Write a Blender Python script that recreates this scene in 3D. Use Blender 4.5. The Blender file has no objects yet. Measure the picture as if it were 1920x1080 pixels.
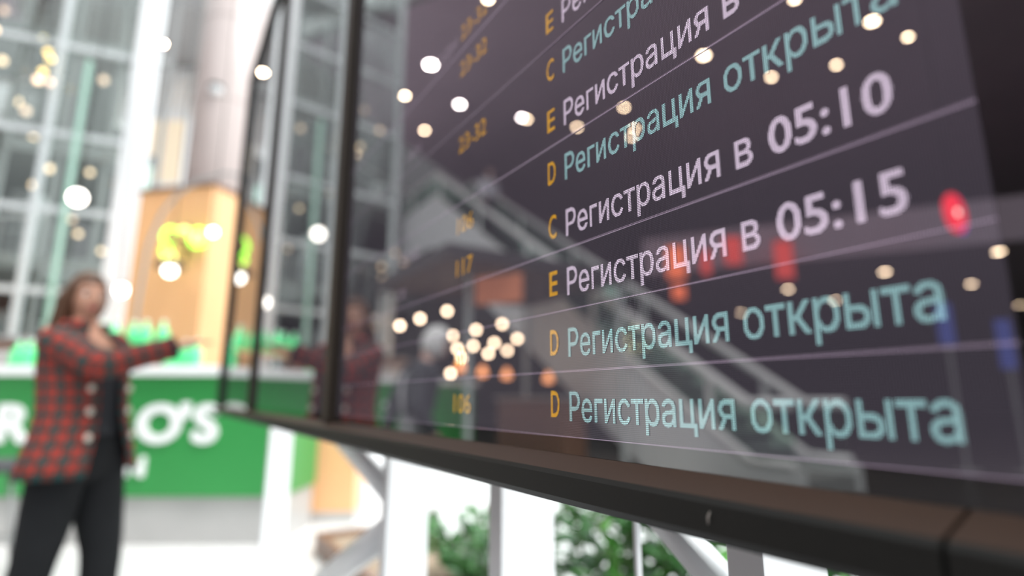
import bpy, bmesh, math, random
from mathutils import Vector, Matrix
from mathutils.geometry import interpolate_bezier

random.seed(7)
S = bpy.context.scene
COL = S.collection
R = math.radians
PI = math.pi

# ------------------------------------------------------------------ camera, sky, light, exposure
cam_data = bpy.data.cameras.new('camera')
cam_data.sensor_width = 36.0
cam_data.lens = 36.0 * 1035.0 / 1920.0
cam_data.clip_start = 0.02
cam_data.clip_end = 300
cam_data.dof.use_dof = True
cam_data.dof.focus_distance = 0.455
cam_data.dof.aperture_fstop = 1.62
cam = bpy.data.objects.new('camera', cam_data)
cam.location = (0, 0, 1.15)
cam.rotation_euler = (R(90 + 11.2034), 0, 0)
COL.objects.link(cam)
S.camera = cam

S.view_settings.view_transform = 'Standard'
S.view_settings.look = 'None'
S.view_settings.gamma = 1.0
S.view_settings.use_curve_mapping = False
S.view_settings.exposure = 0.0

W = bpy.data.worlds.new('daylight')
S.world = W
W.use_nodes = True
bg = W.node_tree.nodes['Background']
bg.inputs['Color'].default_value = (0.90, 0.97, 1.0, 1)
bg.inputs['Strength'].default_value = 2.2

sun_data = bpy.data.lights.new('sun', 'SUN')
sun_data.energy = 3.6
sun_data.angle = R(26)
sun_data.color = (1.0, 0.98, 0.95)
sun = bpy.data.objects.new('sun', sun_data)
sun.rotation_euler = Vector((-0.42, 0.22, -0.88)).to_track_quat('-Z', 'Y').to_euler()
COL.objects.link(sun)

# ------------------------------------------------------------------ the board's own frame: u along the board (away), off into the board, z up
AZ = R(32.41583)
NV = Vector((math.cos(AZ), math.sin(AZ), 0))
DV = Vector((-math.sin(AZ), math.cos(AZ), 0))
ROTB = -(PI / 2 - AZ)


def BP(u, off, z=0.0):
    return NV * off + DV * u + Vector((0, 0, z))


# ------------------------------------------------------------------ materials
def mat(name, color, rough=0.5, metal=0.0, spec=0.5, emit=None, estr=0.0, trans=0.0, alpha=1.0, noise=0.0, nscale=8.0, coat=0.0):
    m = bpy.data.materials.new(name)
    m.use_nodes = True
    nt = m.node_tree
    b = nt.nodes['Principled BSDF']
    c = (*color, 1)
    b.inputs['Base Color'].default_value = c
    b.inputs['Roughness'].default_value = rough
    b.inputs['Metallic'].default_value = metal
    b.inputs['Specular IOR Level'].default_value = spec
    b.inputs['Transmission Weight'].default_value = trans
    b.inputs['Alpha'].default_value = alpha
    b.inputs['Coat Weight'].default_value = coat
    if emit:
        b.inputs['Emission Color'].default_value = (*emit, 1)
        b.inputs['Emission Strength'].default_value = estr
    if noise > 0:
        tc = nt.nodes.new('ShaderNodeTexCoord')
        n = nt.nodes.new('ShaderNodeTexNoise')
        n.inputs['Scale'].default_value = nscale
        n.inputs['Detail'].default_value = 4
        mx = nt.nodes.new('ShaderNodeMixRGB')
        mx.inputs[1].default_value = tuple(max(0, v * (1 - noise)) for v in color) + (1,)
        mx.inputs[2].default_value = tuple(min(1, v * (1 + noise)) for v in color) + (1,)
        nt.links.new(tc.outputs['Object'], n.inputs['Vector'])
        nt.links.new(n.outputs['Fac'], mx.inputs[0])
        nt.links.new(mx.outputs[0], b.inputs['Base Color'])
    return m


def fresnel_double(nt, ior=1.5, gain=1.0):
    """reflectance of a glass sheet with its two faces: 2F / (1+F)"""
    f = nt.nodes.new('ShaderNodeFresnel')
    f.inputs['IOR'].default_value = ior
    a = nt.nodes.new('ShaderNodeMath'); a.operation = 'ADD'; a.inputs[1].default_value = 1.0
    m = nt.nodes.new('ShaderNodeMath'); m.operation = 'MULTIPLY'; m.inputs[1].default_value = 2.0 * gain
    d = nt.nodes.new('ShaderNodeMath'); d.operation = 'DIVIDE'; d.use_clamp = True
    nt.links.new(f.outputs[0], a.inputs[0])
    nt.links.new(f.outputs[0], m.inputs[0])
    nt.links.new(m.outputs[0], d.inputs[0])
    nt.links.new(a.outputs[0], d.inputs[1])
    return d


def screen_mat(name, color, strength, pixel=True, contrast=0.9, lit=True):
    """light emitting pixels behind cover glass"""
    m = bpy.data.materials.new(name)
    m.use_nodes = True
    nt = m.node_tree
    nt.nodes.clear()
    out = nt.nodes.new('ShaderNodeOutputMaterial')
    em = nt.nodes.new('ShaderNodeEmission' if lit else 'ShaderNodeBsdfDiffuse')
    em.inputs['Color'].default_value = (*color, 1)
    if lit:
        em.inputs['Strength'].default_value = strength
    gl = nt.nodes.new('ShaderNodeBsdfGlossy')
    gl.inputs['Roughness'].default_value = 0.0
    mx = nt.nodes.new('ShaderNodeMixShader')
    fr = fresnel_double(nt, 2.0)
    nt.links.new(fr.outputs[0], mx.inputs[0])
    nt.links.new(em.outputs[0], mx.inputs[1])
    nt.links.new(gl.outputs[0], mx.inputs[2])
    nt.links.new(mx.outputs[0], out.inputs['Surface'])
    if pixel:
        pitch = 0.00145
        tc = nt.nodes.new('ShaderNodeTexCoord')
        sp = nt.nodes.new('ShaderNodeSeparateXYZ')
        nt.links.new(tc.outputs['Object'], sp.inputs[0])
        parts = []
        for ax in ('X', 'Z'):
            k = nt.nodes.new('ShaderNodeMath'); k.operation = 'MULTIPLY'; k.inputs[1].default_value = 2 * PI / pitch
            c = nt.nodes.new('ShaderNodeMath'); c.operation = 'COSINE'
            h = nt.nodes.new('ShaderNodeMath'); h.operation = 'MULTIPLY_ADD'; h.inputs[1].default_value = 0.5; h.inputs[2].default_value = 0.5
            nt.links.new(sp.outputs[ax], k.inputs[0])
            nt.links.new(k.outputs[0], c.inputs[0])
            nt.links.new(c.outputs[0], h.inputs[0])
            parts.append(h)
        p = nt.nodes.new('ShaderNodeMath'); p.operation = 'MULTIPLY'
        nt.links.new(parts[0].outputs[0], p.inputs[0])
        nt.links.new(parts[1].outputs[0], p.inputs[1])
        q = nt.nodes.new('ShaderNodeMath'); q.operation = 'MULTIPLY_ADD'
        q.inputs[1].default_value = 4 * contrast * strength
        q.inputs[2].default_value = (1 - contrast) * strength
        nt.links.new(p.outputs[0], q.inputs[0])
        nt.links.new(q.outputs[0], em.inputs['Strength'])
    return m


def glass_mat(name, tint=(0.90, 0.94, 0.92), gain=0.4):
    m = bpy.data.materials.new(name)
    m.use_nodes = True
    nt = m.node_tree
    nt.nodes.clear()
    out = nt.nodes.new('ShaderNodeOutputMaterial')
    tr = nt.nodes.new('ShaderNodeBsdfTransparent')
    tr.inputs['Color'].default_value = (*tint, 1)
    gl = nt.nodes.new('ShaderNodeBsdfGlossy')
    gl.inputs['Roughness'].default_value = 0.02
    mx = nt.nodes.new('ShaderNodeMixShader')
    fr = fresnel_double(nt, 1.5, gain)
    nt.links.new(fr.outputs[0], mx.inputs[0])
    nt.links.new(tr.outputs[0], mx.inputs[1])
    nt.links.new(gl.outputs[0], mx.inputs[2])
    nt.links.new(mx.outputs[0], out.inputs['Surface'])
    return m


def plaid_mat(name, pitch=0.062):
    m = bpy.data.materials.new(name)
    m.use_nodes = True
    nt = m.node_tree
    b = nt.nodes['Principled BSDF']
    b.inputs['Roughness'].default_value = 0.85
    b.inputs['Specular IOR Level'].default_value = 0.2
    uv = nt.nodes.new('ShaderNodeUVMap')
    sp = nt.nodes.new('ShaderNodeSeparateXYZ')
    nt.links.new(uv.outputs[0], sp.inputs[0])

    def stripe(axis, lo, hi):
        d = nt.nodes.new('ShaderNodeMath'); d.operation = 'DIVIDE'; d.inputs[1].default_value = pitch
        f = nt.nodes.new('ShaderNodeMath'); f.operation = 'FRACT'
        c = nt.nodes.new('ShaderNodeMath'); c.operation = 'COMPARE'
        c.inputs[1].default_value = (lo + hi) / 2
        c.inputs[2].default_value = (hi - lo) / 2
        nt.links.new(sp.outputs[axis], d.inputs[0])
        nt.links.new(d.outputs[0], f.inputs[0])
        nt.links.new(f.outputs[0], c.inputs[0])
        return c

    def mixc(fac, a, col2):
        x = nt.nodes.new('ShaderNodeMixRGB')
        if isinstance(a, tuple):
            x.inputs[1].default_value = (*a, 1)
        else:
            nt.links.new(a.outputs[0], x.inputs[1])
        x.inputs[2].default_value = (*col2, 1)
        nt.links.new(fac.outputs[0], x.inputs[0])
        return x

    su, sv = stripe('X', 0.0, 0.48), stripe('Y', 0.0, 0.48)
    either = nt.nodes.new('ShaderNodeMath'); either.operation = 'MAXIMUM'
    both = nt.nodes.new('ShaderNodeMath'); both.operation = 'MULTIPLY'
    for q in (either, both):
        nt.links.new(su.outputs[0], q.inputs[0])
        nt.links.new(sv.outputs[0], q.inputs[1])
    c = mixc(either, (0.52, 0.045, 0.025), (0.13, 0.045, 0.035))
    c = mixc(both, c, (0.02, 0.075, 0.075))
    for ax in ('X', 'Y'):
        c = mixc(stripe(ax, 0.70, 0.76), c, (0.05, 0.07, 0.08))
    nt.links.new(c.outputs[0], b.inputs['Base Color'])
    return m


def tile_mat(name, color, rough=0.18, size=0.6):
    m = mat(name, color, rough=rough, spec=0.5)
    nt = m.node_tree
    b = nt.nodes['Principled BSDF']
    tc = nt.nodes.new('ShaderNodeTexCoord')
    br = nt.nodes.new('ShaderNodeTexBrick')
    br.offset = 0.0
    br.inputs['Scale'].default_value = 1.0
    br.inputs['Brick Width'].default_value = size
    br.inputs['Row Height'].default_value = size
    br.inputs['Mortar Size'].default_value = 0.004
    br.inputs['Color1'].default_value = (*color, 1)
    br.inputs['Color2'].default_value = (*[v * 0.96 for v in color], 1)
    br.inputs['Mortar'].default_value = (*[v * 0.7 for v in color], 1)
    nt.links.new(tc.outputs['Object'], br.inputs['Vector'])
    nt.links.new(br.outputs['Color'], b.inputs['Base Color'])
    return m


def wood_mat(name, c1, c2, rough=0.4):
    m = mat(name, c1, rough=rough)
    nt = m.node_tree
    b = nt.nodes['Principled BSDF']
    tc = nt.nodes.new('ShaderNodeTexCoord')
    mp = nt.nodes.new('ShaderNodeMapping')
    mp.inputs['Scale'].default_value = (9, 9, 0.8)
    n = nt.nodes.new('ShaderNodeTexNoise')
    n.inputs['Scale'].default_value = 2.0
    n.inputs['Detail'].default_value = 6
    mx = nt.nodes.new('ShaderNodeMixRGB')
    mx.inputs[1].default_value = (*c1, 1)
    mx.inputs[2].default_value = (*c2, 1)
    nt.links.new(tc.outputs['Object'], mp.inputs[0])
    nt.links.new(mp.outputs[0], n.inputs['Vector'])
    nt.links.new(n.outputs['Fac'], mx.inputs[0])
    nt.links.new(mx.outputs[0], b.inputs['Base Color'])
    return m


M = {}
M['floor'] = tile_mat('light_floor_tile', (0.74, 0.73, 0.72), 0.22)
M['floor_dark'] = tile_mat('dark_floor_tile', (0.075, 0.07, 0.075), 0.3)
M['ground'] = mat('pale_paving', (0.8, 0.8, 0.8), 0.9, noise=0.05)
M['ceil'] = mat('purple_brown_ceiling', (0.60, 0.46, 0.55), 0.7, noise=0.1, nscale=0.7)
M['ceil_grey'] = mat('grey_soffit', (0.30, 0.29, 0.29), 0.7, noise=0.06, nscale=0.7)
M['wall_dark'] = mat('dark_wall', (0.075, 0.065, 0.07), 0.6, noise=0.15, nscale=0.5)
M['wall_grey'] = mat('grey_wall', (0.12, 0.12, 0.115), 0.6, noise=0.2, nscale=0.6)
M['housing'] = mat('board_housing_metal', (0.019, 0.018, 0.016), 0.55, spec=0.22, noise=0.12, nscale=300)
M['lip'] = mat('board_lip_metal', (0.066, 0.036, 0.024), 0.5, spec=0.4, noise=0.16, nscale=300)
M['mullion'] = mat('mullion_metal', (0.032, 0.020, 0.013), 0.5, spec=0.3, noise=0.1, nscale=300)
M['bezel'] = screen_mat('bezel_glass', (0.017, 0.016, 0.015), 1.0, pixel=False, lit=False)
M['led'] = screen_mat('screen_dark_pixels', (0.054, 0.046, 0.060), 1.0, contrast=0.6)
M['teal'] = screen_mat('pixels_pale_teal', (0.29, 0.49, 0.51), 1.0)
M['pink'] = screen_mat('pixels_pinkish_white', (0.68, 0.56, 0.70), 1.0)
M['pink_dim'] = screen_mat('pixels_faint_pinkish_white', (0.30, 0.24, 0.30), 1.0)
M['amber'] = screen_mat('pixels_amber', (0.72, 0.36, 0.02), 1.0)
M['lilac'] = screen_mat('pixels_lilac_line', (0.26, 0.20, 0.27), 1.0)
M['white'] = mat('white_paint', (0.93, 0.94, 0.95), 0.45, noise=0.015)
M['steel_white'] = mat('pale_painted_steel', (0.62, 0.65, 0.66), 0.4, noise=0.04)
M['green'] = mat('green_laminate', (0.035, 0.27, 0.065), 0.35, noise=0.06, nscale=1.5)
M['marble'] = mat('grey_stone', (0.44, 0.43, 0.42), 0.35, noise=0.2, nscale=2)
M['counter'] = mat('white_counter', (0.88, 0.88, 0.88), 0.25, noise=0.02)
M['letter'] = mat('white_letter', (0.9, 0.9, 0.9), 0.4, noise=0.01)
M['plaster'] = mat('grey_brown_column', (0.50, 0.42, 0.40), 0.35, noise=0.06, nscale=1.0)
M['seam'] = mat('seam_dark', (0.25, 0.2, 0.19), 0.6)
M['wood'] = wood_mat('orange_wood', (0.88, 0.52, 0.27), (0.80, 0.43, 0.20))
M['wood_dark'] = wood_mat('brown_wood', (0.17, 0.085, 0.055), (0.22, 0.12, 0.08))
M['soil'] = mat('planter_soil', (0.33, 0.25, 0.18), 0.95, noise=0.5, nscale=20)
M['leaf'] = mat('leaf_green', (0.035, 0.16, 0.025), 0.35, noise=0.5, nscale=6)
M['leaf_light'] = mat('leaf_light_green', (0.10, 0.34, 0.05), 0.35, noise=0.4, nscale=6)
M['stem'] = mat('stem_green', (0.10, 0.16, 0.05), 0.6)
M['glass'] = glass_mat('clear_glass')
M['glass_green'] = glass_mat('green_edge_glass', (0.80, 0.95, 0.86))
M['edge'] = mat('glass_edge_green', (0.42, 0.66, 0.55), 0.25, noise=0.05)
M['black'] = mat('black_metal', (0.02, 0.02, 0.02), 0.45, noise=0.1)
M['dark_grey'] = mat('dark_grey_fabric', (0.06, 0.06, 0.065), 0.8, noise=0.1)
M['grey'] = mat('mid_grey', (0.28, 0.28, 0.28), 0.6, noise=0.1)
M['gallery'] = mat('gallery_edge_grey', (0.16, 0.16, 0.155), 0.6, noise=0.1)
M['stair'] = mat('stair_cladding', (0.78, 0.78, 0.79), 0.45, noise=0.08, nscale=0.8)
M['rail'] = mat('handrail_pale', (0.90, 0.88, 0.88), 0.35, noise=0.05)
M['step'] = mat('step_dark', (0.09, 0.09, 0.1), 0.5, noise=0.2)
M['bulb'] = mat('bulb_warm', (1, 0.9, 0.7), 0.4, emit=(1.0, 0.66, 0.40), estr=3.2)
M['bulb_yellow'] = mat('bulb_yellow', (1, 0.9, 0.5), 0.4, emit=(1.0, 0.70, 0.22), estr=4.0)
M['bulb_dim'] = mat('bulb_dim', (1, 0.9, 0.7), 0.4, emit=(1.0, 0.58, 0.40), estr=1.6)
M['bulb_far'] = mat('lamp_far', (1, 0.9, 0.8), 0.4, emit=(1.0, 0.74, 0.50), estr=110)
M['bulb_far_white'] = mat('lamp_far_white', (1, 0.95, 0.95), 0.4, emit=(1.0, 0.88, 0.86), estr=150)
M['bulb_cafe'] = mat('cafe_bulb', (1, 0.9, 0.8), 0.4, emit=(1.0, 0.72, 0.50), estr=50)
M['globe'] = mat('globe_white', (1, 1, 1), 0.4, emit=(1.0, 0.93, 0.84), estr=9)
M['lime'] = mat('neon_lime', (0.4, 0.9, 0.1), 0.4, emit=(0.35, 1.0, 0.06), estr=3.0)
M['neon_yellow'] = mat('neon_yellow', (0.9, 0.9, 0.3), 0.4, emit=(1.0, 0.85, 0.22), estr=3.0)
M['bottle'] = mat('bottle_green', (0.12, 0.78, 0.30), 0.2, spec=0.6, noise=0.05)
M['board_beige'] = mat('lit_poster_beige', (0.7, 0.6, 0.45), 0.5, emit=(0.85, 0.70, 0.52), estr=0.55)
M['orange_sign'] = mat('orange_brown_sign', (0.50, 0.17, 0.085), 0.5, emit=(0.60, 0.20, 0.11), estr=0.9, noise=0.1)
M['red_fabric'] = mat('red_fabric', (0.62, 0.05, 0.05), 0.8, emit=(1.0, 0.10, 0.08), estr=2.2, noise=0.15)  # banner cloth; the glow is added to brighten it, no lamp inside
M['orange_fabric'] = mat('orange_red_fabric', (0.75, 0.14, 0.05), 0.8, emit=(1.0, 0.20, 0.08), estr=3.2, noise=0.15)  # same for the orange red banners: brightness put in as emission
M['red_light'] = mat('red_lit_disc', (0.8, 0.03, 0.05), 0.4, emit=(1.0, 0.02, 0.05), estr=5.0)
M['blue_light'] = mat('blue_lit_rim', (0.1, 0.1, 0.8), 0.4, emit=(0.12, 0.10, 1.0), estr=5.0)
M['blue'] = mat('blue_panel', (0.04, 0.07, 0.3), 0.4, emit=(0.08, 0.14, 0.8), estr=0.5)  # plain blue panels with a glow put into the colour
M['skin'] = mat('skin', (0.60, 0.32, 0.22), 0.5, spec=0.35, noise=0.06, nscale=20)
M['skin_pale'] = mat('skin_pale', (0.66, 0.42, 0.36), 0.5, spec=0.35, noise=0.06, nscale=20)
M['lip_skin'] = mat('lips', (0.48, 0.13, 0.12), 0.4)
M['hair_brown'] = mat('hair_brown', (0.10, 0.045, 0.022), 0.55, noise=0.4, nscale=40)
M['hair_white'] = mat('hair_white', (0.90, 0.88, 0.87), 0.7, noise=0.1, nscale=40)
M['eye'] = mat('eye_white', (0.8, 0.8, 0.8), 0.2)
M['iris'] = mat('iris_dark', (0.03, 0.025, 0.02), 0.2)
M['plaid'] = plaid_mat('plaid_wool')
M['black_cloth'] = mat('black_cloth', (0.018, 0.02, 0.026), 0.8, noise=0.2, nscale=10)
M['trouser'] = mat('charcoal_trousers', (0.016, 0.0165, 0.018), 0.85, spec=0.12, noise=0.25, nscale=6)
M['button'] = mat('pale_button', (0.8, 0.72, 0.62), 0.3)
M['jacket_grey'] = mat('dark_jacket', (0.075, 0.08, 0.09), 0.8, noise=0.2, nscale=8)
M['grey_cloth'] = mat('grey_trousers', (0.36, 0.36, 0.38), 0.8, noise=0.15, nscale=8)
M['light_strap'] = mat('light_grey_strap', (0.42, 0.42, 0.44), 0.7)
M['shirt'] = mat('white_shirt', (0.74, 0.72, 0.78), 0.8, noise=0.05)
M['shoe'] = mat('black_shoe', (0.02, 0.02, 0.02), 0.4)
M['scuff'] = mat('pale_scuff', (0.30, 0.26, 0.23), 0.7)


# ------------------------------------------------------------------ mesh helpers
class MB:
    def __init__(self):
        self.bm = bmesh.new()
        self.uv = self.bm.loops.layers.uv.new('UVMap')

    def box(self, x0, x1, y0, y1, z0, z1, bevel=0.0, mtx=None):
        r = bmesh.ops.create_cube(self.bm, size=1.0)
        v = r['verts']
        for p in v:
            p.co = Vector(((x0 + x1) / 2 + p.co.x * (x1 - x0), (y0 + y1) / 2 + p.co.y * (y1 - y0), (z0 + z1) / 2 + p.co.z * (z1 - z0)))
        if bevel > 0:
            e = list({ed for p in v for ed in p.link_edges})
            rb = bmesh.ops.bevel(self.bm, geom=e, offset=bevel, segments=2, affect='EDGES', profile=0.6)
            v = list({p for f in rb['faces'] for p in f.verts} | set(q for q in v if q.is_valid))
        if mtx:
            for p in v:
                p.co = mtx @ p.co
        return self

    def loft(self, rings, closed=True, caps=True, arc=None):
        """rings: lists of equally many points; uv in metres (around, along)"""
        vs = [[self.bm.verts.new(p) for p in ring] for ring in rings]
        n = len(rings[0])
        vlen = [0.0]
        for i in range(1, len(rings)):
            a = sum((Vector(p) for p in rings[i - 1]), Vector()) / n
            b = sum((Vector(p) for p in rings[i]), Vector()) / n
            vlen.append(vlen[-1] + (b - a).length)
        mid = rings[len(rings) // 2]
        ul = [0.0]
        for j in range(n):
            ul.append(ul[-1] + (Vector(mid[(j + 1) % n]) - Vector(mid[j])).length)
        for i in range(len(rings) - 1):
            for j in range(n if closed else n - 1):
                k = (j + 1) % n
                f = self.bm.faces.new((vs[i][j], vs[i][k], vs[i + 1][k], vs[i + 1][j]))
                f.smooth = True
                for lp, (uu, vv) in zip(f.loops, ((ul[j], vlen[i]), (ul[j + 1], vlen[i]), (ul[j + 1], vlen[i + 1]), (ul[j], vlen[i + 1]))):
                    lp[self.uv].uv = (uu, vv)
        if caps and closed:
            self.bm.faces.new(list(reversed(vs[0])))
            self.bm.faces.new(vs[-1])
        return self

    def tube(self, pts, rad, seg=10, caps=True, flat=1.0, up=None):
        pts = [Vector(p) for p in pts]
        if not isinstance(rad, (list, tuple)):
            rad = [rad] * len(pts)
        rings = []
        prev = None
        for i, p in enumerate(pts):
            t = (pts[min(i + 1, len(pts) - 1)] - pts[max(i - 1, 0)]).normalized()
            if prev is None:
                a = Vector(up) if up else (Vector((0, 0, 1)) if abs(t.z) < 0.9 else Vector((1, 0, 0)))
            else:
                a = prev
            a = (a - t * a.dot(t)).normalized()
            prev = a
            b = t.cross(a)
            rings.append([p + a * rad[i] * flat * math.cos(2 * PI * j / seg) + b * rad[i] * math.sin(2 * PI * j / seg) for j in range(seg)])
        return self.loft(rings, caps=caps)

    def sphere(self, c, r, seg=16, rng=10, scale=(1, 1, 1)):
        ret = bmesh.ops.create_uvsphere(self.bm, u_segments=seg, v_segments=rng, radius=r)
        for p in ret['verts']:
            p.co = Vector((c[0] + p.co.x * scale[0], c[1] + p.co.y * scale[1], c[2] + p.co.z * scale[2]))
        for p in ret['verts']:
            for f in p.link_faces:
                f.smooth = True
        return self

    def lathe(self, prof, c=(0, 0, 0), seg=20, caps=True):
        rings = [[(c[0] + max(r, 1e-4) * math.cos(2 * PI * j / seg), c[1] + max(r, 1e-4) * math.sin(2 * PI * j / seg), c[2] + z) for j in range(seg)] for r, z in prof]
        return self.loft(rings, caps=caps)

    def prism(self, poly, y0, y1):
        """polygon in x,z extruded along y"""
        a = [self.bm.verts.new((x, y0, z)) for x, z in poly]
        b = [self.bm.verts.new((x, y1, z)) for x, z in poly]
        n = len(poly)
        self.bm.faces.new(a)
        self.bm.faces.new(list(reversed(b)))
        for i in range(n):
            k = (i + 1) % n
            self.bm.faces.new((a[i], b[i], b[k], a[k]))
        return self

    def bar(self, p, q, w, h):
        """rectangular bar between two points, w across (horizontal), h the other way"""
        p, q = Vector(p), Vector(q)
        t = (q - p).normalized()
        a = t.cross(Vector((0, 0, 1)))
        a = a.normalized() if a.length > 1e-4 else Vector((1, 0, 0))
        b = a.cross(t).normalized()
        rings = [[c + a * sx * w / 2 + b * sz * h / 2 for sx, sz in ((-1, -1), (1, -1), (1, 1), (-1, 1))] for c in (p, q)]
        self.loft(rings)
        return self

    def build(self, name, material, parent=None, loc=None, rz=0.0, smooth=None):
        bmesh.ops.recalc_face_normals(self.bm, faces=self.bm.faces[:])
        if smooth is not None:
            for f in self.bm.faces:
                f.smooth = smooth
        me = bpy.data.meshes.new(name)
        self.bm.to_mesh(me)
        self.bm.free()
        me.materials.append(material)
        o = bpy.data.objects.new(name, me)
        COL.objects.link(o)
        if parent:
            o.parent = parent
        if loc is not None:
            o.location = loc
        o.rotation_euler.z = rz
        return o


def tag(o, label=None, cat=None, group=None, kind=None):
    if label: o['label'] = label
    if cat: o['category'] = cat
    if group: o['group'] = group
    if kind: o['kind'] = kind
    return o


def thing(name, loc, rz=0.0, label=None, cat=None, group=None, kind=None):
    o = bpy.data.objects.new(name, None)
    o.empty_display_size = 0.1
    COL.objects.link(o)
    o.location = loc
    o.rotation_euler.z = rz
    return tag(o, label, cat, group, kind)


def copy_tree(o, loc, label=None, group=None):
    c = o.copy()
    COL.objects.link(c)
    c.location = loc
    if label: c['label'] = label
    if group: c['group'] = group
    for ch in o.children:
        d = ch.copy()
        COL.objects.link(d)
        d.parent = c
        for g in ch.children:
            e = g.copy()
            COL.objects.link(e)
            e.parent = d
    return c


def bevel_mod(o, w=0.004):
    m = o.modifiers.new('bevel', 'BEVEL')
    m.width = w
    m.segments = 2
    m.limit_method = 'ANGLE'
    return o


_glyph_cache = {}


def glyph_contours(body):
    if body in _glyph_cache:
        return _glyph_cache[body]
    c = bpy.data.curves.new('t', 'FONT')
    c.body = body
    o = bpy.data.objects.new('t', c)
    COL.objects.link(o)
    bpy.context.view_layer.update()
    dg = bpy.context.evaluated_depsgraph_get()
    ev = o.evaluated_get(dg)
    cu = ev.to_curve(dg, apply_modifiers=False)
    polys = []
    for sp in cu.splines:
        bp = sp.bezier_points
        pts = []
        for i in range(len(bp)):
            p, q = bp[i], bp[(i + 1) % len(bp)]
            chord = q.co - p.co
            if (p.handle_right - p.co).cross(chord).length < 2e-5 and (q.handle_left - q.co).cross(chord).length < 2e-5:
                pts.append((p.co.x, p.co.y))
            else:
                pts += [(v.x, v.y) for v in interpolate_bezier(p.co, p.handle_right, q.handle_left, q.co, 5)[:-1]]
        polys.append(pts)
    ev.to_curve_clear()
    bpy.data.objects.remove(o)
    bpy.data.curves.remove(c)
    _glyph_cache[body] = polys
    return polys


def text_mesh(body, bold=0.0, extrude=0.0):
    """letters filled by winding number, in horizontal slices; bold adds the outlines again a touch to each side"""
    base = glyph_contours(body)
    bm = bmesh.new()
    # contours that share an x range are handled together, one cluster (letter) at a time
    cl = []
    for p in sorted(base, key=lambda q: min(v[0] for v in q)):
        x0, x1 = min(v[0] for v in p), max(v[0] for v in p)
        if cl and x0 < cl[-1][1] - 0.005:
            cl[-1][0].append(p)
            cl[-1][1] = max(cl[-1][1], x1)
        else:
            cl.append([[p], x1])
    for polys, _ in cl:
        cont = list(polys)
        if bold > 0:
            k = bold * 0.7
            for dx, dy in ((-bold, 0), (bold, 0), (0, bold), (0, -bold), (k, k), (-k, k), (k, -k), (-k, -k)):
                cont += [[(x + dx, y + dy) for x, y in p] for p in polys]
        edges = []
        ys = set()
        for p in cont:
            for i in range(len(p)):
                a, b = p[i], p[(i + 1) % len(p)]
                ys.add(round(a[1], 3))
                if abs(a[1] - b[1]) > 1e-6:
                    edges.append((a, b, 1) if a[1] < b[1] else (b, a, -1))
        ys = sorted(ys)
        cuts = [ys[0]]
        for y in ys[1:]:
            n = max(1, int((y - cuts[-1]) / 0.02))
            y0 = cuts[-1]
            if y - y0 < 0.0025 and y != ys[-1]:
                continue
            cuts += [y0 + (y - y0) * (k + 1) / n for k in range(n)]

        def xat(e, y):
            (ax, ay), (bx, by), _ = e
            t = min(1.0, max(0.0, (y - ay) / (by - ay)))
            return ax + (bx - ax) * t

        for y0, y1 in zip(cuts, cuts[1:]):
            ym = (y0 + y1) / 2
            act = sorted((xat(e, ym), j) for j, e in enumerate(edges) if e[0][1] <= ym < e[1][1])
            w = 0
            start = None
            for x, j in act:
                if w == 0:
                    start = edges[j]
                w += edges[j][2]
                if w == 0:
                    e0, e1 = start, edges[j]
                    q = [(xat(e0, y0), y0), (xat(e1, y0), y0), (xat(e1, y1), y1), (xat(e0, y1), y1)]
                    bm.faces.new([bm.verts.new((px, py, extrude)) for px, py in q])
        if extrude > 0:
            for p in cont:
                for i in range(len(p)):
                    a, b = p[i], p[(i + 1) % len(p)]
                    bm.faces.new([bm.verts.new(v) for v in ((a[0], a[1], -extrude), (b[0], b[1], -extrude), (b[0], b[1], extrude), (a[0], a[1], extrude))])
    me = bpy.data.meshes.new('glyphs')
    bm.to_mesh(me)
    bm.free()
    return me


# ------------------------------------------------------------------ the setting
def slab(name, x0, x1, y0, y1, z0, z1, m, kind='structure'):
    o = MB().box(x0, x1, y0, y1, z0, z1).build(name, m)
    o['kind'] = kind
    return o


slab('floor', -11.0, 12.0, 1.4, 9.0, -0.12, 0.0, M['floor'])
slab('floor', -11.0, -4.0, 9.0, 30.0, -0.12, 0.0, M['floor'])
slab('floor', -45.0, -11.0, -40.0, 30.0, -0.12, 0.0, M['floor_dark'])
slab('floor', -11.0, 12.0, -40.0, 1.4, -0.12, 0.0, M['floor_dark'])
slab('ground', -4.0, 60.0, 9.0, 80.0, -0.25, -0.05, M['ground'])
slab('ceiling', -45.0, -8.0, -40.0, 10.9, 9.45, 9.8, M['ceil'])
slab('trim_1', -8.0, -7.8, -40.0, 10.9, 9.41, 9.8, M['ceil_grey'])
slab('trim_7', -7.8, -2.6, 5.2, 5.6, 9.19, 9.4, M['ceil_grey'])
slab('trim_8', -6.5, -6.3, -8.0, 5.2, 9.19, 9.4, M['ceil_grey'])
slab('trim_8', -6.5, -6.3, 5.6, 14.0, 9.19, 9.4, M['ceil_grey'])
slab('wall_left', -45.0, -44.8, -40.0, 30.0, 0.0, 9.45, M['wall_dark'])
slab('wall_back', -45.0, 12.0, -40.2, -40.0, 0.0, 9.45, M['wall_dark'])
slab('wall_front', -45.0, -9.6, 15.5, 15.8, 0.0, 18.0, M['wall_grey'])
# a mezzanine over the far left of the hall
slab('ceiling', -44.8, -14.6, -39.9, 3.4, 4.5, 5.5, M['ceil'])
# grey soffit panels that show between the lift frame and the column
slab('trim_2', -9.2, -5.2, 9.0, 14.0, 8.2, 8.5, M['ceil_grey'])
slab('trim_3', -8.6, -6.6, 10.9, 11.4, 6.95, 8.3, M['white'])

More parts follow.
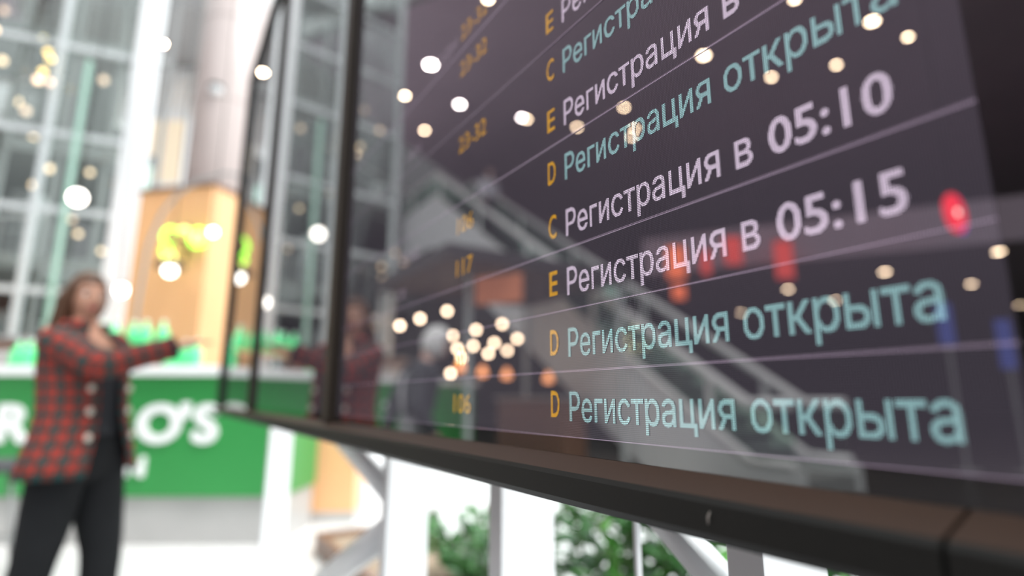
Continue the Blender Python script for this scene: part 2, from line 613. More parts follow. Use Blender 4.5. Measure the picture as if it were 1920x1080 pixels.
# glass front of the building beyond the planter
for i, (x0, x1) in enumerate(((-1.2, 1.8), (1.8, 4.8), (4.8, 7.8), (7.8, 10.8))):
    t = thing('window_%d' % (i + 1), ((x0 + x1) / 2, 9.0, 0), kind='structure')
    hw = (x1 - x0) / 2
    f = MB()
    f.box(-hw, -hw + 0.06, -0.06, 0.06, 0, 4.2).box(hw - 0.06, hw, -0.06, 0.06, 0, 4.2).box(-hw + 0.06, hw - 0.06, -0.06, 0.06, 0, 0.06).box(-hw + 0.06, hw - 0.06, -0.06, 0.06, 4.14, 4.2)
    f.build('window_frame', M['steel_white'], t)
    MB().box(-hw + 0.06, hw - 0.06, -0.008, 0.008, 0.06, 4.14).build('window_pane', M['glass'], t)

# ------------------------------------------------------------------ the departures board
H = 0.32
BU0 = 1.80
board = thing('departures_board', BP(BU0, H, 0.0), ROTB, 'long dark framed airport departures screen wall listing check-in rows in Cyrillic', 'departures board')


def bl(u, off, z):
    return Vector((-(u - BU0), off - H, z))


def bbox(mb, u0, u1, o0, o1, z0, z1, bevel=0.0):
    return mb.box(-(u1 - BU0), -(u0 - BU0), o0 - H, o1 - H, z0, z1, bevel)


ZT = 3.16
UL, UR = 3.62, -0.12
# screens: lit panel with a black glass border round it
panel_edges = [(0.045, 1.20), (1.245, 2.375), (2.415, 3.545)]
hs = MB()
bbox(hs, UR, UL, 0.335, 0.462, 1.066, ZT)                     # back box
hs.build('housing', M['housing'], board)
lipm = MB()
lipm.prism([(0, 0), (1, 0)], 0, 0) if False else None
prof = [(0.334, 1.0995), (0.320, 1.0995), (0.2905, 1.0905), (0.334, 1.0905)]
for u0, u1 in ((UR, 0.1125), (0.1150, UL)):
    ring = lambda u: [bl(u, o, z) for o, z in prof]
    lipm.loft([ring(u0), ring(u1)])
lip = lipm.build('lower_lip', M['lip'], board)
for f in lip.data.polygons:
    f.use_smooth = False
tag(lip, 'brown sloping lower lip')
prof2 = [(0.334, 1.0905), (0.2905, 1.0905), (0.288, 1.087), (0.288, 1.070), (0.294, 1.064), (0.334, 1.0645)]
fa = MB()
for u0, u1 in ((UR, 0.1125), (0.1150, UL)):
    fa.loft([[bl(u, o, z) for o, z in prof2] for u in (u0, u1)])
fo = fa.build('lower_fascia', M['housing'], board)
for f in fo.data.polygons:
    f.use_smooth = False
sm = MB()
sm.tube([bl(0.232, 0.2876, 1.083), bl(0.2335, 0.2873, 1.0795), bl(0.2335, 0.2873, 1.0755)], [0.0004, 0.0008, 0.0006], 6)
tag(sm.build('scuff_mark', M['scuff'], fo), 'pale scuff on the dark fascia')
fr = MB()
bbox(fr, UR, 0.044, 0.300, 0.335, 1.0995, ZT, 0.002)
fr.build('side_frame', M['housing'], board)
for u0, u1 in ((1.20, 1.245), (2.375, 2.415)):
    mb = MB()
    bbox(mb, u0, u1, 0.305, 0.335, 1.0996, ZT - 0.04, 0.002)
    mb.build('mullion', M['mullion'], board)
mb = MB()
bbox(mb, 3.545, UL, 0.300, 0.335, 1.0995, ZT, 0.002)
mb.build('side_frame', M['housing'], board)
mb = MB()
bbox(mb, 0.044, 3.545, 0.300, 0.335, ZT - 0.04, ZT, 0.002)
mb.build('top_frame', M['housing'], board)

panels = []
for u0, u1 in panel_edges:
    mb = MB()
    bbox(mb, u0, u1, 0.3212, 0.3345, 1.0997, ZT - 0.041)
    pn = mb.build('display_panel', M['bezel'], board)
    lit = MB()
    lit_u0 = 0.086 if u0 < 0.1 else u0 + 0.02
    bbox(lit, lit_u0, u1 - 0.02, 0.3206, 0.3211, 1.1143, ZT - 0.06)
    tag(lit.build('lit_screen', M['led'], pn), 'dark glowing screen face')
    panels.append(pn)
MAIN = panels[0]


def row_text(body, u_left, u_right, zc, material, cap=0.0262, bold=0.009, name='status_text', fit=True):
    me = text_mesh(body, bold)
    xs = [v.co.x for v in me.vertices]
    x0, x1 = min(xs), max(xs)
    sx = (u_left - u_right) / (x1 - x0) if fit else cap / 0.728 * 0.80
    sz = cap / 0.728
    for v in me.vertices:
        uu = u_left - (v.co.x - x0) * sx
        v.co = bl(uu, 0.3202, zc - cap / 2 + v.co.y * sz)
    me.materials.clear()
    me.materials.append(material)
    o = bpy.data.objects.new(name, me)
    COL.objects.link(o)
    o.parent = MAIN
    return o


ROW = [1.1420 + 0.05815 * k for k in range(12)]
OPEN, REG = 'Регистрация открыта', 'Регистрация в'
UTL = 0.4065
rows = [('D', OPEN, 'teal', None), ('D', OPEN, 'teal', None), ('E', REG, 'pink', '05:15'), ('C', REG, 'pink', '05:10'),
        ('D', OPEN, 'teal', None), ('E', REG, 'pink', None), ('C', OPEN, 'teal', None), ('E', REG, 'pink', None)]
for k, (desk, body, colr, tm) in enumerate(rows):
    z = ROW[k]
    if body == OPEN:
        row_text(body, UTL, 0.111, z, M[colr])
    else:
        row_text(body, UTL, 0.2045, z, M[colr])
        if tm:
            row_text(tm, 0.1925, 0.1195, z - 0.0005, M[colr], cap=0.0245, bold=0.018, name='time_text')
    row_text(desk, 0.4345, 0.4215, z + 0.0025, M['amber'], cap=0.0255, bold=0.008, name='desk_letter')
for body, ur, z in (('23-32', 0.566, ROW[9]), ('23-32', 0.566, ROW[8]), ('23-32', 0.566, ROW[6]), ('106', 0.597, ROW[4]), ('117', 0.597, ROW[3]), ('80', 0.612, ROW[1]), ('106', 0.597, ROW[0])):
    row_text(body, 0.6415, ur, z + 0.001, M['amber'], cap=0.0235, bold=0.004, name='counter_number')
for body, ur, z, wd in (('Воды', 0.655, ROW[9], 0.085), ('ики', 0.778, ROW[7], 0.055), ('град', 0.768, ROW[4], 0.075), ('ск', 0.818, ROW[3], 0.038)):
    row_text(body, ur + wd, ur, z, M['pink_dim'], cap=0.0235, bold=0.0, name='destination_text')
for z in (1.1737, 1.2312, 1.2912, 1.4055, 1.5210, 1.6390):
    mb = MB()
    bbox(mb, 0.086, 1.17, 0.3200, 0.3204, z - 0.00075, z + 0.00075)
    mb.build('row_line', M['lilac'], MAIN)
mb = MB()
bbox(mb, 0.086, 1.17, 0.3200, 0.3204, 1.1143, 1.1152)
mb.build('row_line', M['lilac'], MAIN)

# ------------------------------------------------------------------ white timber trellis that carries the board
FU0 = 1.5
trel = thing('trellis', BP(FU0, 0.52, 0), ROTB, 'white timber trellis of posts and diagonal braces standing behind the departures board', 'trellis')


def tl(u, off, z):
    return Vector((-(u - FU0), off - 0.52, z))


for u in (2.81, 1.27, 0.78, 0.34):
    mb = MB()
    a, b = tl(u + 0.019, 0.464, 0), tl(u - 0.019, 0.564, 2.9)
    mb.box(a.x, b.x, a.y, b.y, 0, 2.9, 0.002)
    mb.build('post', M['white'], trel)
for (ua, za), (ub, zb), bw in (((1.29, 0.87), (2.0, 0.545), 0.07), ((1.29, 0.905), (1.95, 1.058), 0.07), ((0.60, 1.09), (0.36, 0.925), 0.026), ((2.0, 0.545), (2.79, 0.18), 0.07), ((0.80, 0.62), (1.25, 0.20), 0.05)):
    MB().bar(tl(ua, 0.52, za), tl(ub, 0.52, zb), 0.03, bw).build('brace', M['white'], trel)
mb = MB()
mb.box(tl(2.79, 0, 0).x, tl(1.255, 0, 0).x, -0.02, 0.02, 0.05, 0.11).box(tl(1.215, 0, 0).x, tl(0.85, 0, 0).x, -0.02, 0.02, 0.05, 0.11).box(tl(0.81, 0, 0).x, tl(0.382, 0, 0).x, -0.02, 0.02, 0.05, 0.11)
mb.build('bottom_rail', M['white'], trel)
MB().box(tl(0.534, 0, 0).x, tl(0.529, 0, 0).x, -0.004, 0.004, 0.11, 1.35).build('slat', M['white'], trel)

# ------------------------------------------------------------------ planter and its plants
PU0, PO0 = 2.6, 1.5
planter = thing('planter', BP(PU0, PO0, 0), ROTB, 'low brown timber planter box filled with soil behind the white trellis', 'planter')
pu0, pu1, po0, po1 = 0.6, 4.6, 1.14, 1.86
def pl(u, off, z):
    return Vector((-(u - PU0), off - PO0, z))
mb = MB()
xa, xb, ya, yb = -(pu1 - PU0), -(pu0 - PU0), po0 - PO0, po1 - PO0
mb.box(xa, xb, ya, ya + 0.05, 0, 0.14, 0.004).box(xa, xb, yb - 0.05, yb, 0, 0.14, 0.004).box(xa, xa + 0.05, ya + 0.05, yb - 0.05, 0, 0.14, 0.004).box(xb - 0.05, xb, ya + 0.05, yb - 0.05, 0, 0.14, 0.004)
mb.build('box_edge', M['wood_dark'], planter)
tag(MB().box(xa + 0.05, xb - 0.05, ya + 0.05, yb - 0.05, 0.0, 0.10).build('soil', M['soil'], planter), 'tan soil')


def plant(name, u, off, h, n, seed, label, m, spread=0.35):
    rnd = random.Random(seed)
    t = thing(name, BP(u, off, 0.10), 0, label, 'plant')
    st, lf = MB(), MB()
    for i in range(n):
        az = 2 * PI * i / n + rnd.uniform(-0.4, 0.4)
        hh = h * rnd.uniform(0.65, 1.0)
        sp = spread * rnd.uniform(0.4, 1.0)
        pts = []
        for k in range(7):
            s = k / 6
            pts.append(Vector((math.cos(az) * sp * s ** 1.4, math.sin(az) * sp * s ** 1.4, hh * s * (1 - 0.12 * s))))
        st.tube(pts, [0.006 - 0.004 * k / 6 for k in range(7)], 6)
        for k in range(12):
            s = 0.22 + 0.78 * k / 11
            i0 = min(int(s * 6), 5)
            base = pts[i0].lerp(pts[i0 + 1], s * 6 - i0)
            tan = (pts[i0 + 1] - pts[i0]).normalized()
            side = tan.cross(Vector((0, 0, 1)))
            side = side.normalized() if side.length > 1e-3 else Vector((1, 0, 0))
            side = Matrix.Rotation(rnd.uniform(-0.9, 0.9), 3, tan) @ side
            if k % 2: side = -side
            dirv = (side * 0.9 + tan * rnd.uniform(0.3, 0.8) + Vector((0, 0, rnd.uniform(-0.1, 0.35)))).normalized()
            L = rnd.uniform(0.085, 0.15)
            wv = dirv.cross(tan).cross(dirv)
            wv = dirv.cross(Vector((rnd.uniform(-0.5, 0.5), rnd.uniform(-0.5, 0.5), 1))).normalized()
            nv = wv.cross(dirv).normalized()
            prf = [(0, 0.004), (0.25, 0.6), (0.5, 1.0), (0.78, 0.72), (1.0, 0.04)]
            rows_ = []
            for q, wq in prf:
                c = base + dirv * L * q - nv * 0.025 * q * q
                w = 0.028 * wq
                rows_.append([c - wv * w + nv * 0.004 * wq, c - nv * 0.0012, c + wv * w + nv * 0.004 * wq, c + nv * 0.0014])
            lf.loft(rows_)
    st.build('stem', M['stem'], t)
    lf.build('foliage', m, t)
    return t


plant('leafy_plant', 1.62, 1.42, 1.02, 11, 1, 'leafy green plant just right of the tan wooden column foot', M['leaf'])
plant('leafy_plant', 1.38, 1.50, 1.16, 18, 2, 'tall bushy dark green plant between the second and third trellis posts', M['leaf'], 0.42)
plant('leafy_plant', 1.22, 1.36, 0.80, 15, 3, 'bright green low plant in front of the tall bushy plant', M['leaf_light'], 0.36)
plant('leafy_plant', 0.98, 1.62, 0.93, 11, 4, 'bushy plant right of the widest white trellis post', M['leaf'], 0.30)
plant('leafy_plant', 0.86, 1.44, 0.74, 9, 5, 'small light green plant at the right end of the planter', M['leaf_light'], 0.24)
plant('leafy_plant', 2.15, 1.50, 0.85, 12, 6, 'leafy plant farther back whose leaves overlap the tan wooden column', M['leaf'], 0.38)
plant('leafy_plant', 2.45, 1.42, 0.55, 12, 7, 'short dark plant beside the planter edge under the lower diagonal brace', M['leaf'], 0.34)
plant('leafy_plant', 3.1, 1.6, 0.42, 12, 8, 'farthest low plant at the brown planter corner', M['leaf'], 0.34)

# ------------------------------------------------------------------ columns
def column(name, x, y, r, h, m, kind='structure'):
    t = thing(name, (x, y, 0), 0, kind=kind)
    mb = MB()
    mb.lathe([(r, 0), (r, h)], seg=48)
    mb.build('shaft', m, t)
    s = MB()
    for k in range(1, int(h / 1.15) + 1):
        s.lathe([(r + 0.002, k * 1.15 + 0.2), (r + 0.003, k * 1.15 + 0.206), (r + 0.002, k * 1.15 + 0.212)], seg=48)
    s.build('joint_ring', M['seam'], t)
    return t


column('column', -3.72, 6.62, 0.39, 9.4, M['plaster'])
clad = thing('column_cladding', (-3.78, 6.55, 0), R(-14), 'orange wood box cladding around the foot of the big round column behind the bar', 'column cladding')
mb = MB()
for a in (-1, 1):
    mb.box(-0.52, 0.52, a * 0.47 - 0.02, a * 0.47 + 0.02, 0, 3.52, 0.004)
    mb.box(a * 0.50 - 0.02, a * 0.50 + 0.02, -0.45, 0.45, 0, 3.52, 0.004)
mb.build('wood_panel', M['wood'], clad)
MB().box(-0.54, 0.54, -0.51, -0.41, 3.52, 3.56).box(-0.54, 0.54, 0.41, 0.51, 3.52, 3.56).box(-0.54, -0.44, -0.41, 0.41, 3.52, 3.56).box(0.44, 0.54, -0.41, 0.41, 3.52, 3.56).build('top_trim', M['wood_dark'], clad)
clad2 = thing('wood_column', (-1.76, 5.75, 0), R(4), 'tan wood clad column with pale base standing beyond the trellis', 'column')
MB().box(-0.25, 0.25, -0.25, 0.25, 0.09, 3.0, 0.006).build('wood_panel', M['wood'], clad2)
MB().box(-0.26, 0.26, -0.26, 0.26, 0.0, 0.09, 0.004).build('base_trim', M['marble'], clad2)

# camera dome on the column
t = thing('security_camera', (-3.66, 6.22, 4.90), 0, 'small white dome security camera fixed to the round column', 'security camera')
MB().lathe([(0.0, -0.085), (0.045, -0.075), (0.072, -0.04), (0.08, 0.0)], seg=20).build('dome', M['white'], t)
MB().lathe([(0.088, 0.0), (0.09, 0.03), (0.07, 0.05), (0.0, 0.052)], seg=20).box(-0.03, 0.03, 0.02, 0.09, 0.0, 0.05).build('mount', M['black'], t)

# lit poster far behind
t = thing('poster_lightbox', (-7.12, 10.6, 5.37), R(0), 'beige lit poster in a white frame high up left of the column', 'poster')
MB().box(-0.36, 0.36, -0.03, 0.0, 0.05, 1.42).build('poster_face', M['board_beige'], t)
MB().box(-0.42, -0.36, -0.04, 0.04, 0, 1.48).box(0.36, 0.42, -0.04, 0.04, 0, 1.48).box(-0.36, 0.36, -0.04, 0.04, 1.42, 1.48).box(-0.36, 0.36, -0.04, 0.04, 0, 0.05).box(-0.36, 0.36, 0.0, 0.04, 0.05, 1.42).build('frame', M['white'], t)
for sx in (-0.3, 0.3):
    MB().tube([(sx, 0, 1.48), (sx, 0.2, 2.83)], 0.012).build('hanger', M['black'], t)

# ------------------------------------------------------------------ the glazed steel frame at left (a lift shaft) and the gallery behind
LA = math.atan2(0.397, 0.918)
lat = thing('glazed_frame', (-6.0, 7.1, 0), LA, 'tall pale steel frame with glass panes rising behind the bar', 'glazed frame')
HL = 9.3
for s, w in ((-1.52, 0.10), (-0.35, 0.075)):
    MB().box(s - w / 2, s + w / 2, -0.05, 0.05, 0, HL, 0.004).build('post', M['steel_white'], lat)
tag(MB().box(0.50, 0.80, -0.06, 0.10, 0, HL, 0.006).build('post', M['white'], lat), 'wide white end post')
levels = (1.55, 2.51, 3.61, 4.69, 6.01, 7.1, 8.2)
for z in levels:
    MB().box(-1.47, -0.3875, -0.035, 0.035, z - 0.04, z + 0.04).box(-0.3125, 0.50, -0.035, 0.035, z - 0.04, z + 0.04).build('transom', M['steel_white'], lat)
zz = (0.0,) + levels + (HL,)
for i in range(len(zz) - 1):
    for s0, s1 in ((-1.47, -0.3875), (-0.3125, 0.50)):
        MB().box(s0, s1, -0.006, 0.006, zz[i] + 0.04, zz[i + 1] - 0.04).build('glass_pane', M['glass'], lat)
# rear frame of the shaft
for s in (-1.45, -0.75, -0.1, 0.62):
    MB().box(s - 0.04, s + 0.04, 1.7, 1.78, 0, HL).build('rear_post', M['grey'], lat)
for z in (3.2, 5.1, 7.0):
    MB().box(-1.41, 0.58, 1.62, 1.70, z - 0.1, z + 0.1).build('rear_beam', M['grey'], lat)
# glass fin with a green edge in front of the frame
fin = thing('glass_fin', (-5.93, 7.0, 0), LA, 'tall upright green edged glass fin in front of the glazed frame', 'glass fin')
MB().box(-0.028, 0.028, -0.06, 0.0, 0, 5.78).build('fin_edge', M['edge'], fin)
fin2 = thing('glass_fin', (-5.45, 7.75, 3.30), LA, 'short green glass fin behind the tall one', 'glass fin')
MB().box(-0.03, 0.03, -0.10, 0.10, 0.0, 1.25).build('fin_edge', M['edge'], fin2)
MB().box(-0.05, 0.05, 0.06, 0.99, -0.05, 0.0).build('bracket', M['grey'], fin2)

# gallery floors behind
slab('trim_4', -16.0, -9.7, 11.0, 15.5, 3.55, 3.85, M['gallery'])
slab('trim_5', -16.0, -9.7, 11.0, 15.5, 6.6, 6.95, M['gallery'])
slab('trim_6', -16.0, -9.7, 11.0, 15.5, 0.9, 1.15, M['gallery'])
rnd = random.Random(3)
gal = [(-15.2, 3.85, 1.6, 0.7, 'wall_dark'), (-14.1, 3.85, 2.1, 0.5, 'grey'), (-13.2, 3.85, 1.7, 0.8, 'wood_dark'), (-11.9, 3.85, 2.2, 0.5, 'stair'), (-10.8, 3.85, 1.5, 0.6, 'wall_dark'),
       (-15.0, 6.95, 1.9, 0.6, 'stair'), (-13.9, 6.95, 1.5, 0.7, 'wall_dark'), (-12.8, 6.95, 2.0, 0.6, 'grey'), (-11.4, 6.95, 1.8, 0.7, 'wall_dark'),
       (-14.8, 1.15, 1.9, 0.7, 'stair'), (-13.6, 1.15, 1.6, 0.6, 'wood_dark'), (-12.2, 1.15, 2.0, 0.7, 'grey'), (-10.9, 1.15, 1.7, 0.6, 'stair')]
gl_labels = {'wall_dark': 'dark', 'grey': 'mid grey', 'wood_dark': 'brown', 'stair': 'pale grey'}
lvl = {3.85: 'middle', 6.95: 'upper', 1.15: 'lower'}
for i, (x, z, h, w, mk) in enumerate(gal):
    t = thing('display_cabinet', (x, 13.0, z), 0, '%s upright cabinet on the %s gallery behind the glazed frame, %s' % (gl_labels[mk], lvl[z], ['far left', 'second along', 'in the middle', 'near its right end', 'at its right end'][[q[0] for q in gal if q[1] == z].index(x)]), 'cabinet')
    MB().box(-w / 2, w / 2, -0.3, 0.3, 0.06, h, 0.01).build('body', M[mk], t)
    MB().box(-w / 2 + 0.04, w / 2 - 0.04, -0.335, -0.31, 0.12, h * 0.55).box(-w / 2 + 0.04, w / 2 - 0.04, -0.335, -0.31, h * 0.58, h - 0.06).build('door', M['grey' if mk != 'grey' else 'stair'], t)
    MB().box(-w / 2 + 0.03, w / 2 - 0.03, -0.26, 0.26, 0.0, 0.06).build('plinth', M['black'], t)
# gallery railings
for z, nm in ((1.15, 'lower'), (3.85, 'middle'), (6.95, 'upper')):
    t = thing('railing', (-12.85, 11.05, z), 0, 'thin metal railing along the %s gallery edge' % nm, 'railing')
    MB().box(-3.1, 3.1, -0.02, 0.02, 1.0, 1.05).build('handrail', M['rail'], t)
    for k in range(8):
        x = -3.0 + k * 6.0 / 7
        MB().box(x - 0.02, x + 0.02, -0.02, 0.02, 0, 1.0).build('baluster', M['grey'], t)

# ------------------------------------------------------------------ the green bar
KX0, KX1, KY = -7.2, -1.83, 4.65
bar = thing('bar_counter', ((KX0 + KX1) / 2, KY, 0), 0, 'long green fronted bar counter with a white top and big white lettering', 'bar counter')
kx = (KX0 + KX1) / 2
MB().box(KX0 - kx, KX1 - kx, 0.0, 0.06, 0.37, 1.325, 0.004).box(KX1 - kx - 0.05, KX1 - kx, 0.06, 0.75, 0.37, 1.325).build('front_panel', M['green'], bar)
MB().box(KX0 - kx + 0.02, KX1 - kx - 0.02, 0.05, 0.72, 0.0, 0.369).build('plinth', M['marble'], bar)
MB().box(KX0 - kx + 0.02, KX1 - kx - 0.06, 0.065, 0.72, 0.37, 1.32).build('carcass', M['wood_dark'], bar)
MB().box(KX0 - kx - 0.05, KX1 - kx + 0.04, -0.08, 0.80, 1.326, 1.405, 0.012).build('worktop', M['counter'], bar)


def sign_letter(ch, xc, zb, cap, name='letter', wide=1.0):
    me = text_mesh(ch, 0.04, 0.012 / cap * 0.728)
    xs = [v.co.x for v in me.vertices]
    ys = [v.co.y for v in me.vertices]
    s = cap / 0.728
    mid = (min(xs) + max(xs)) / 2
    for v in me.vertices:
        v.co = Vector((xc - kx + (v.co.x - mid) * s * wide, -0.013 - v.co.z * s, zb + v.co.y * s))
    me.materials.clear()
    me.materials.append(M['letter'])
    o = bpy.data.objects.new(name, me)
    COL.objects.link(o)
    o.parent = bar
    return o


sign_letter('R', -4.07, 0.80, 0.30, wide=1.1)
sign_letter('E', -5.06, 0.80, 0.30, wide=1.1)
sign_letter('O', -2.88, 0.80, 0.30, wide=1.1)
sign_letter('\u2019' if False else "'", -2.675, 0.80, 0.30, wide=1.2)
sign_letter('S', -2.50, 0.80, 0.30, wide=1.1)
sign_letter('N', -3.04, 0.53, 0.155, wide=1.1)

bb = thing('back_cabinet', (-5.85, 5.85, 0), 0, 'low brown back cabinet behind the bar at far left', 'cabinet')
MB().box(-0.9, 0.9, -0.25, 0.25, 0, 1.72, 0.01).build('body', M['wood_dark'], bb)
for k in range(3):
    MB().box(-0.86 + k * 0.58, -0.32 + k * 0.58, -0.285, -0.255, 0.1, 1.62).build('door', M['marble'], bb)
MB().box(-0.94, 0.94, -0.29, 0.29, 1.721, 1.76).build('top_board', M['grey'], bb)

# shelf on the bar and green bottles
shelf = thing('bar_shelf', (-3.48, 5.02, 1.406), 0, 'low wooden stand on the bar top carrying green bottles', 'shelf')
MB().box(-0.42, 0.42, -0.11, 0.11, 0.16, 0.185).build('board', M['wood'], shelf)
for k in (-0.38, 0.38):
    MB().box(k - 0.02, k + 0.02, -0.09, 0.09, 0.0, 0.16).build('leg', M['wood_dark'], shelf)
b0 = thing('green_bottle', (0, 0, 0), 0, '', 'bottle')
MB().lathe([(0.0, 0), (0.052, 0.002), (0.056, 0.02), (0.056, 0.13), (0.044, 0.165), (0.022, 0.185), (0.021, 0.225), (0.0, 0.226)], seg=16).build('glass_body', M['bottle'], b0)
MB().lathe([(0.019, 0.222), (0.019, 0.245), (0.0, 0.247)], seg=12).build('cap', M['white'], b0)
spots = [(-3.86, 5.02, 1.592, 's'), (-3.74, 5.05, 1.592, 's'), (-3.61, 5.0, 1.592, 's'), (-3.47, 5.04, 1.592, 's'), (-3.34, 5.01, 1.592, 's'), (-3.20, 5.04, 1.592, 's'),
         (-3.02, 4.92, 1.406, 'c'), (-2.92, 4.95, 1.406, 'c'), (-2.80, 4.9, 1.406, 'c'), (-4.02, 4.9, 1.406, 'l'), (-4.14, 4.95, 1.406, 'l'), (-4.27, 4.9, 1.406, 'l'), (-4.4, 4.94, 1.406, 'l')]
btxt = {'s': ('green glass bottle in the row on the wooden stand', 'bottles on the stand'), 'c': ('green glass bottle on the bar top under the pointing hand', 'bottles under the hand'),
        'l': ('green glass bottle on the bar top behind the woman', 'bottles behind the woman')}
for i, (x, y, z, g) in enumerate(spots):
    if i == 0:
        b0.location = (x, y, z)
        tag(b0, *[btxt[g][0], 'bottle', btxt[g][1]])
    else:
        copy_tree(b0, (x, y, z), btxt[g][0], btxt[g][1])

# stool at the left edge
st = thing('bar_stool', (-3.50, 3.86, 0), 0, 'dark grey bar stool at the left edge in front of the bar', 'stool')
MB().lathe([(0.0, 0.66), (0.17, 0.66), (0.19, 0.68), (0.19, 0.71), (0.16, 0.735), (0.0, 0.74)], seg=28).build('seat', M['dark_grey'], st)
for k in range(4):
    a = PI / 4 + k * PI / 2
    MB().tube([(0.11 * math.cos(a), 0.11 * math.sin(a), 0.66), (0.2 * math.cos(a), 0.2 * math.sin(a), 0.0)], 0.014).build('leg', M['grey'], st)
MB().tube([(0.172 * math.cos(2 * PI * k / 24), 0.172 * math.sin(2 * PI * k / 24), 0.22) for k in range(25)], 0.009).build('foot_ring', M['grey'], st)

# neon squiggle on the wood column, arched lamp arm
t = thing('neon_sign', (-3.62, 5.88, 2.72), 0, 'glowing lime and yellow neon tube sign in front of the orange wood cladding', 'neon sign')
t.scale = (0.8, 0.8, 0.8)
def loop(cx, cz, rx, rz, a0=0, a1=2 * PI, n=24):
    return [(cx + rx * math.cos(a0 + (a1 - a0) * k / n), 0, cz + rz * math.sin(a0 + (a1 - a0) * k / n)) for k in range(n + 1)]
MB().tube(loop(0.18, 0.20, 0.11, 0.12), 0.022, 8).build('tube', M['lime'], t)
MB().tube(loop(0.18, 0.20, 0.05, 0.06), 0.018, 8).tube(loop(-0.02, 0.24, 0.07, 0.10, -0.6, 2.6), 0.02, 8).build('tube', M['neon_yellow'], t)
MB().tube(loop(-0.20, 0.22, 0.10, 0.12, 0.4, 5.2), 0.022, 8).build('tube', M['lime'], t)
MB().tube(loop(-0.18, -0.10, 0.07, 0.08, 0, 5.0), 0.02, 8).build('tube', M['neon_yellow'], t)
MB().tube(loop(-0.24, 0.02, 0.05, 0.06), 0.02, 8).build('tube', M['lime'], t)
MB().box(-0.3, 0.3, 0.03, 0.05, 0.16, 0.20).box(-0.02, 0.02, 0.05, 0.09, -0.1, 0.4).build('backing_rail', M['black'], t)

t = thing('arched_lamp', (-3.58, 5.24, 1.406), 0, 'grey arched arm lamp curving up to the right in front of the column', 'lamp')
MB().tube([(0, 0, 0), (-0.02, 0, 0.6), (0.0, 0, 1.2), (0.06, 0.05, 1.55), (0.17, 0.1, 1.78), (0.34, 0.15, 1.95), (0.6, 0.18, 2.04), (0.85, 0.2, 2.0)], 0.016, 10).build('arm', M['grey'], t)
MB().lathe([(0.09, 0), (0.09, 0.02), (0.0, 0.024)], seg=20).build('base', M['grey'], t)
MB().lathe([(0.0, 0.10), (0.03, 0.09), (0.11, 0.0), (0.105, 0.0), (0.0, 0.07)], c=(0.85, 0.2, 1.90), seg=20).build('lamp_shade', M['grey'], t)

# ------------------------------------------------------------------ hanging lamps
def pendant(name, loc, r, top, m, label, group=None, cap=True, cord=0.006):
    t = thing(name, loc, 0, label, 'lamp', group)
    MB().sphere((0, 0, 0), r, 16, 10).build('globe', m, t)
    MB().lathe([(r * 0.5, r * 0.86), (r * 0.42, r * 1.25), (0.0, r * 1.5)], seg=12).build('cap', M['black'], t)
    MB().tube([(0, 0, r * 1.4), (0, 5.4 - loc[1], top - loc[2])], cord, 6).build('cord', M['black'], t)
    return t


pendant('globe_lamp', (-4.48, 5.40, 3.17), 0.075, 9.19, M['globe'], 'large white globe lamp hanging high in front of the glazed frame', cap=True)
t = pendant('globe_lamp', (-3.56, 5.60, 2.445), 0.06, 9.19, M['globe'], 'white globe lamp under a dark shade in front of the wood cladding')
t2 = pendant('globe_lamp', (-4.61, 6.40, 2.39), 0.068, 9.19, M['globe'], 'white globe lamp glowing beside the face of the woman in plaid')
t3 = pendant('globe_lamp', (-3.10, 5.50, 2.83), 0.04, 9.19, M['globe'], 'small white globe lamp next to the neon sign')
MB().lathe([(0.15, 0.03), (0.12, 0.09), (0.03, 0.13), (0.0, 0.13)], seg=24).build('lamp_shade', M['black'], t)
bulbs = [(-10.42, 10.0, 8.94), (-6.68, 7.03, 6.16), (-6.27, 6.7, 5.73), (-6.13, 6.6, 5.56), (-6.31, 6.72, 5.45), (-5.3, 5.6, 4.63), (-5.53, 6.0, 4.85), (-9.53, 9.3, 7.33), (-8.92, 9.1, 6.38), (-8.63, 9.0, 6.14), (-9.34, 10.0, 6.1),
         (-9.09, 10.2, 5.56), (-7.34, 9.0, 6.74), (-8.51, 10.9, 6.28), (-10.0, 10.9, 5.5), (-10.25, 12.3, 5.21), (-10.38, 12.7, 4.99), (-10.45, 13.6, 4.80), (-10.46, 13.9, 4.5), (-10.2, 14.2, 4.39), (-7.44, 10.0, 4.9),
         (-6.77, 5.95, 3.53), (-6.61, 6.28, 5.76), (-6.18, 7.6, 4.38), (-5.87, 7.87, 4.91), (-6.92, 6.34, 3.37), (-6.72, 6.15, 3.12), (-6.95, 5.9, 3.4)]
p0 = None
for i, loc in enumerate(bulbs):
    warm = i in (1, 2, 3, 4)
    lab, grp = 'small warm bulb on a thin cord around the glazed frame', 'small bulbs around the glazed frame'
    if warm:
        if i == 1: pw = None
        lab, grp = 'yellowish bulb in the tight cluster high in front of the glazed frame', 'bulb cluster'
    ctop = 6.6 if (loc[1] > 11 and loc[2] < 6.6) else 9.44
    ctop = 6.59 if ctop == 6.6 else ctop
    r = 0.036 if loc[1] < 8 else 0.06
    t = thing('pendant_bulb', loc, 0, lab, 'lamp', grp)
    MB().sphere((0, 0, 0), r, 12, 8).build('bulb', M['bulb_yellow'] if warm else M['bulb'] if i % 3 else M['bulb_dim'], t)
    MB().lathe([(r * 0.5, r * 0.8), (r * 0.45, r * 1.4), (0.0, r * 1.5)], seg=10).build('cap', M['black'], t)
    MB().tube([(0, 0, r * 1.4), (0 if loc[0] < -8 else -6.4 - loc[0], 0, (ctop if loc[0] < -8 else 9.19) - loc[2])], 0.004, 5).build('cord', M['black'], t)

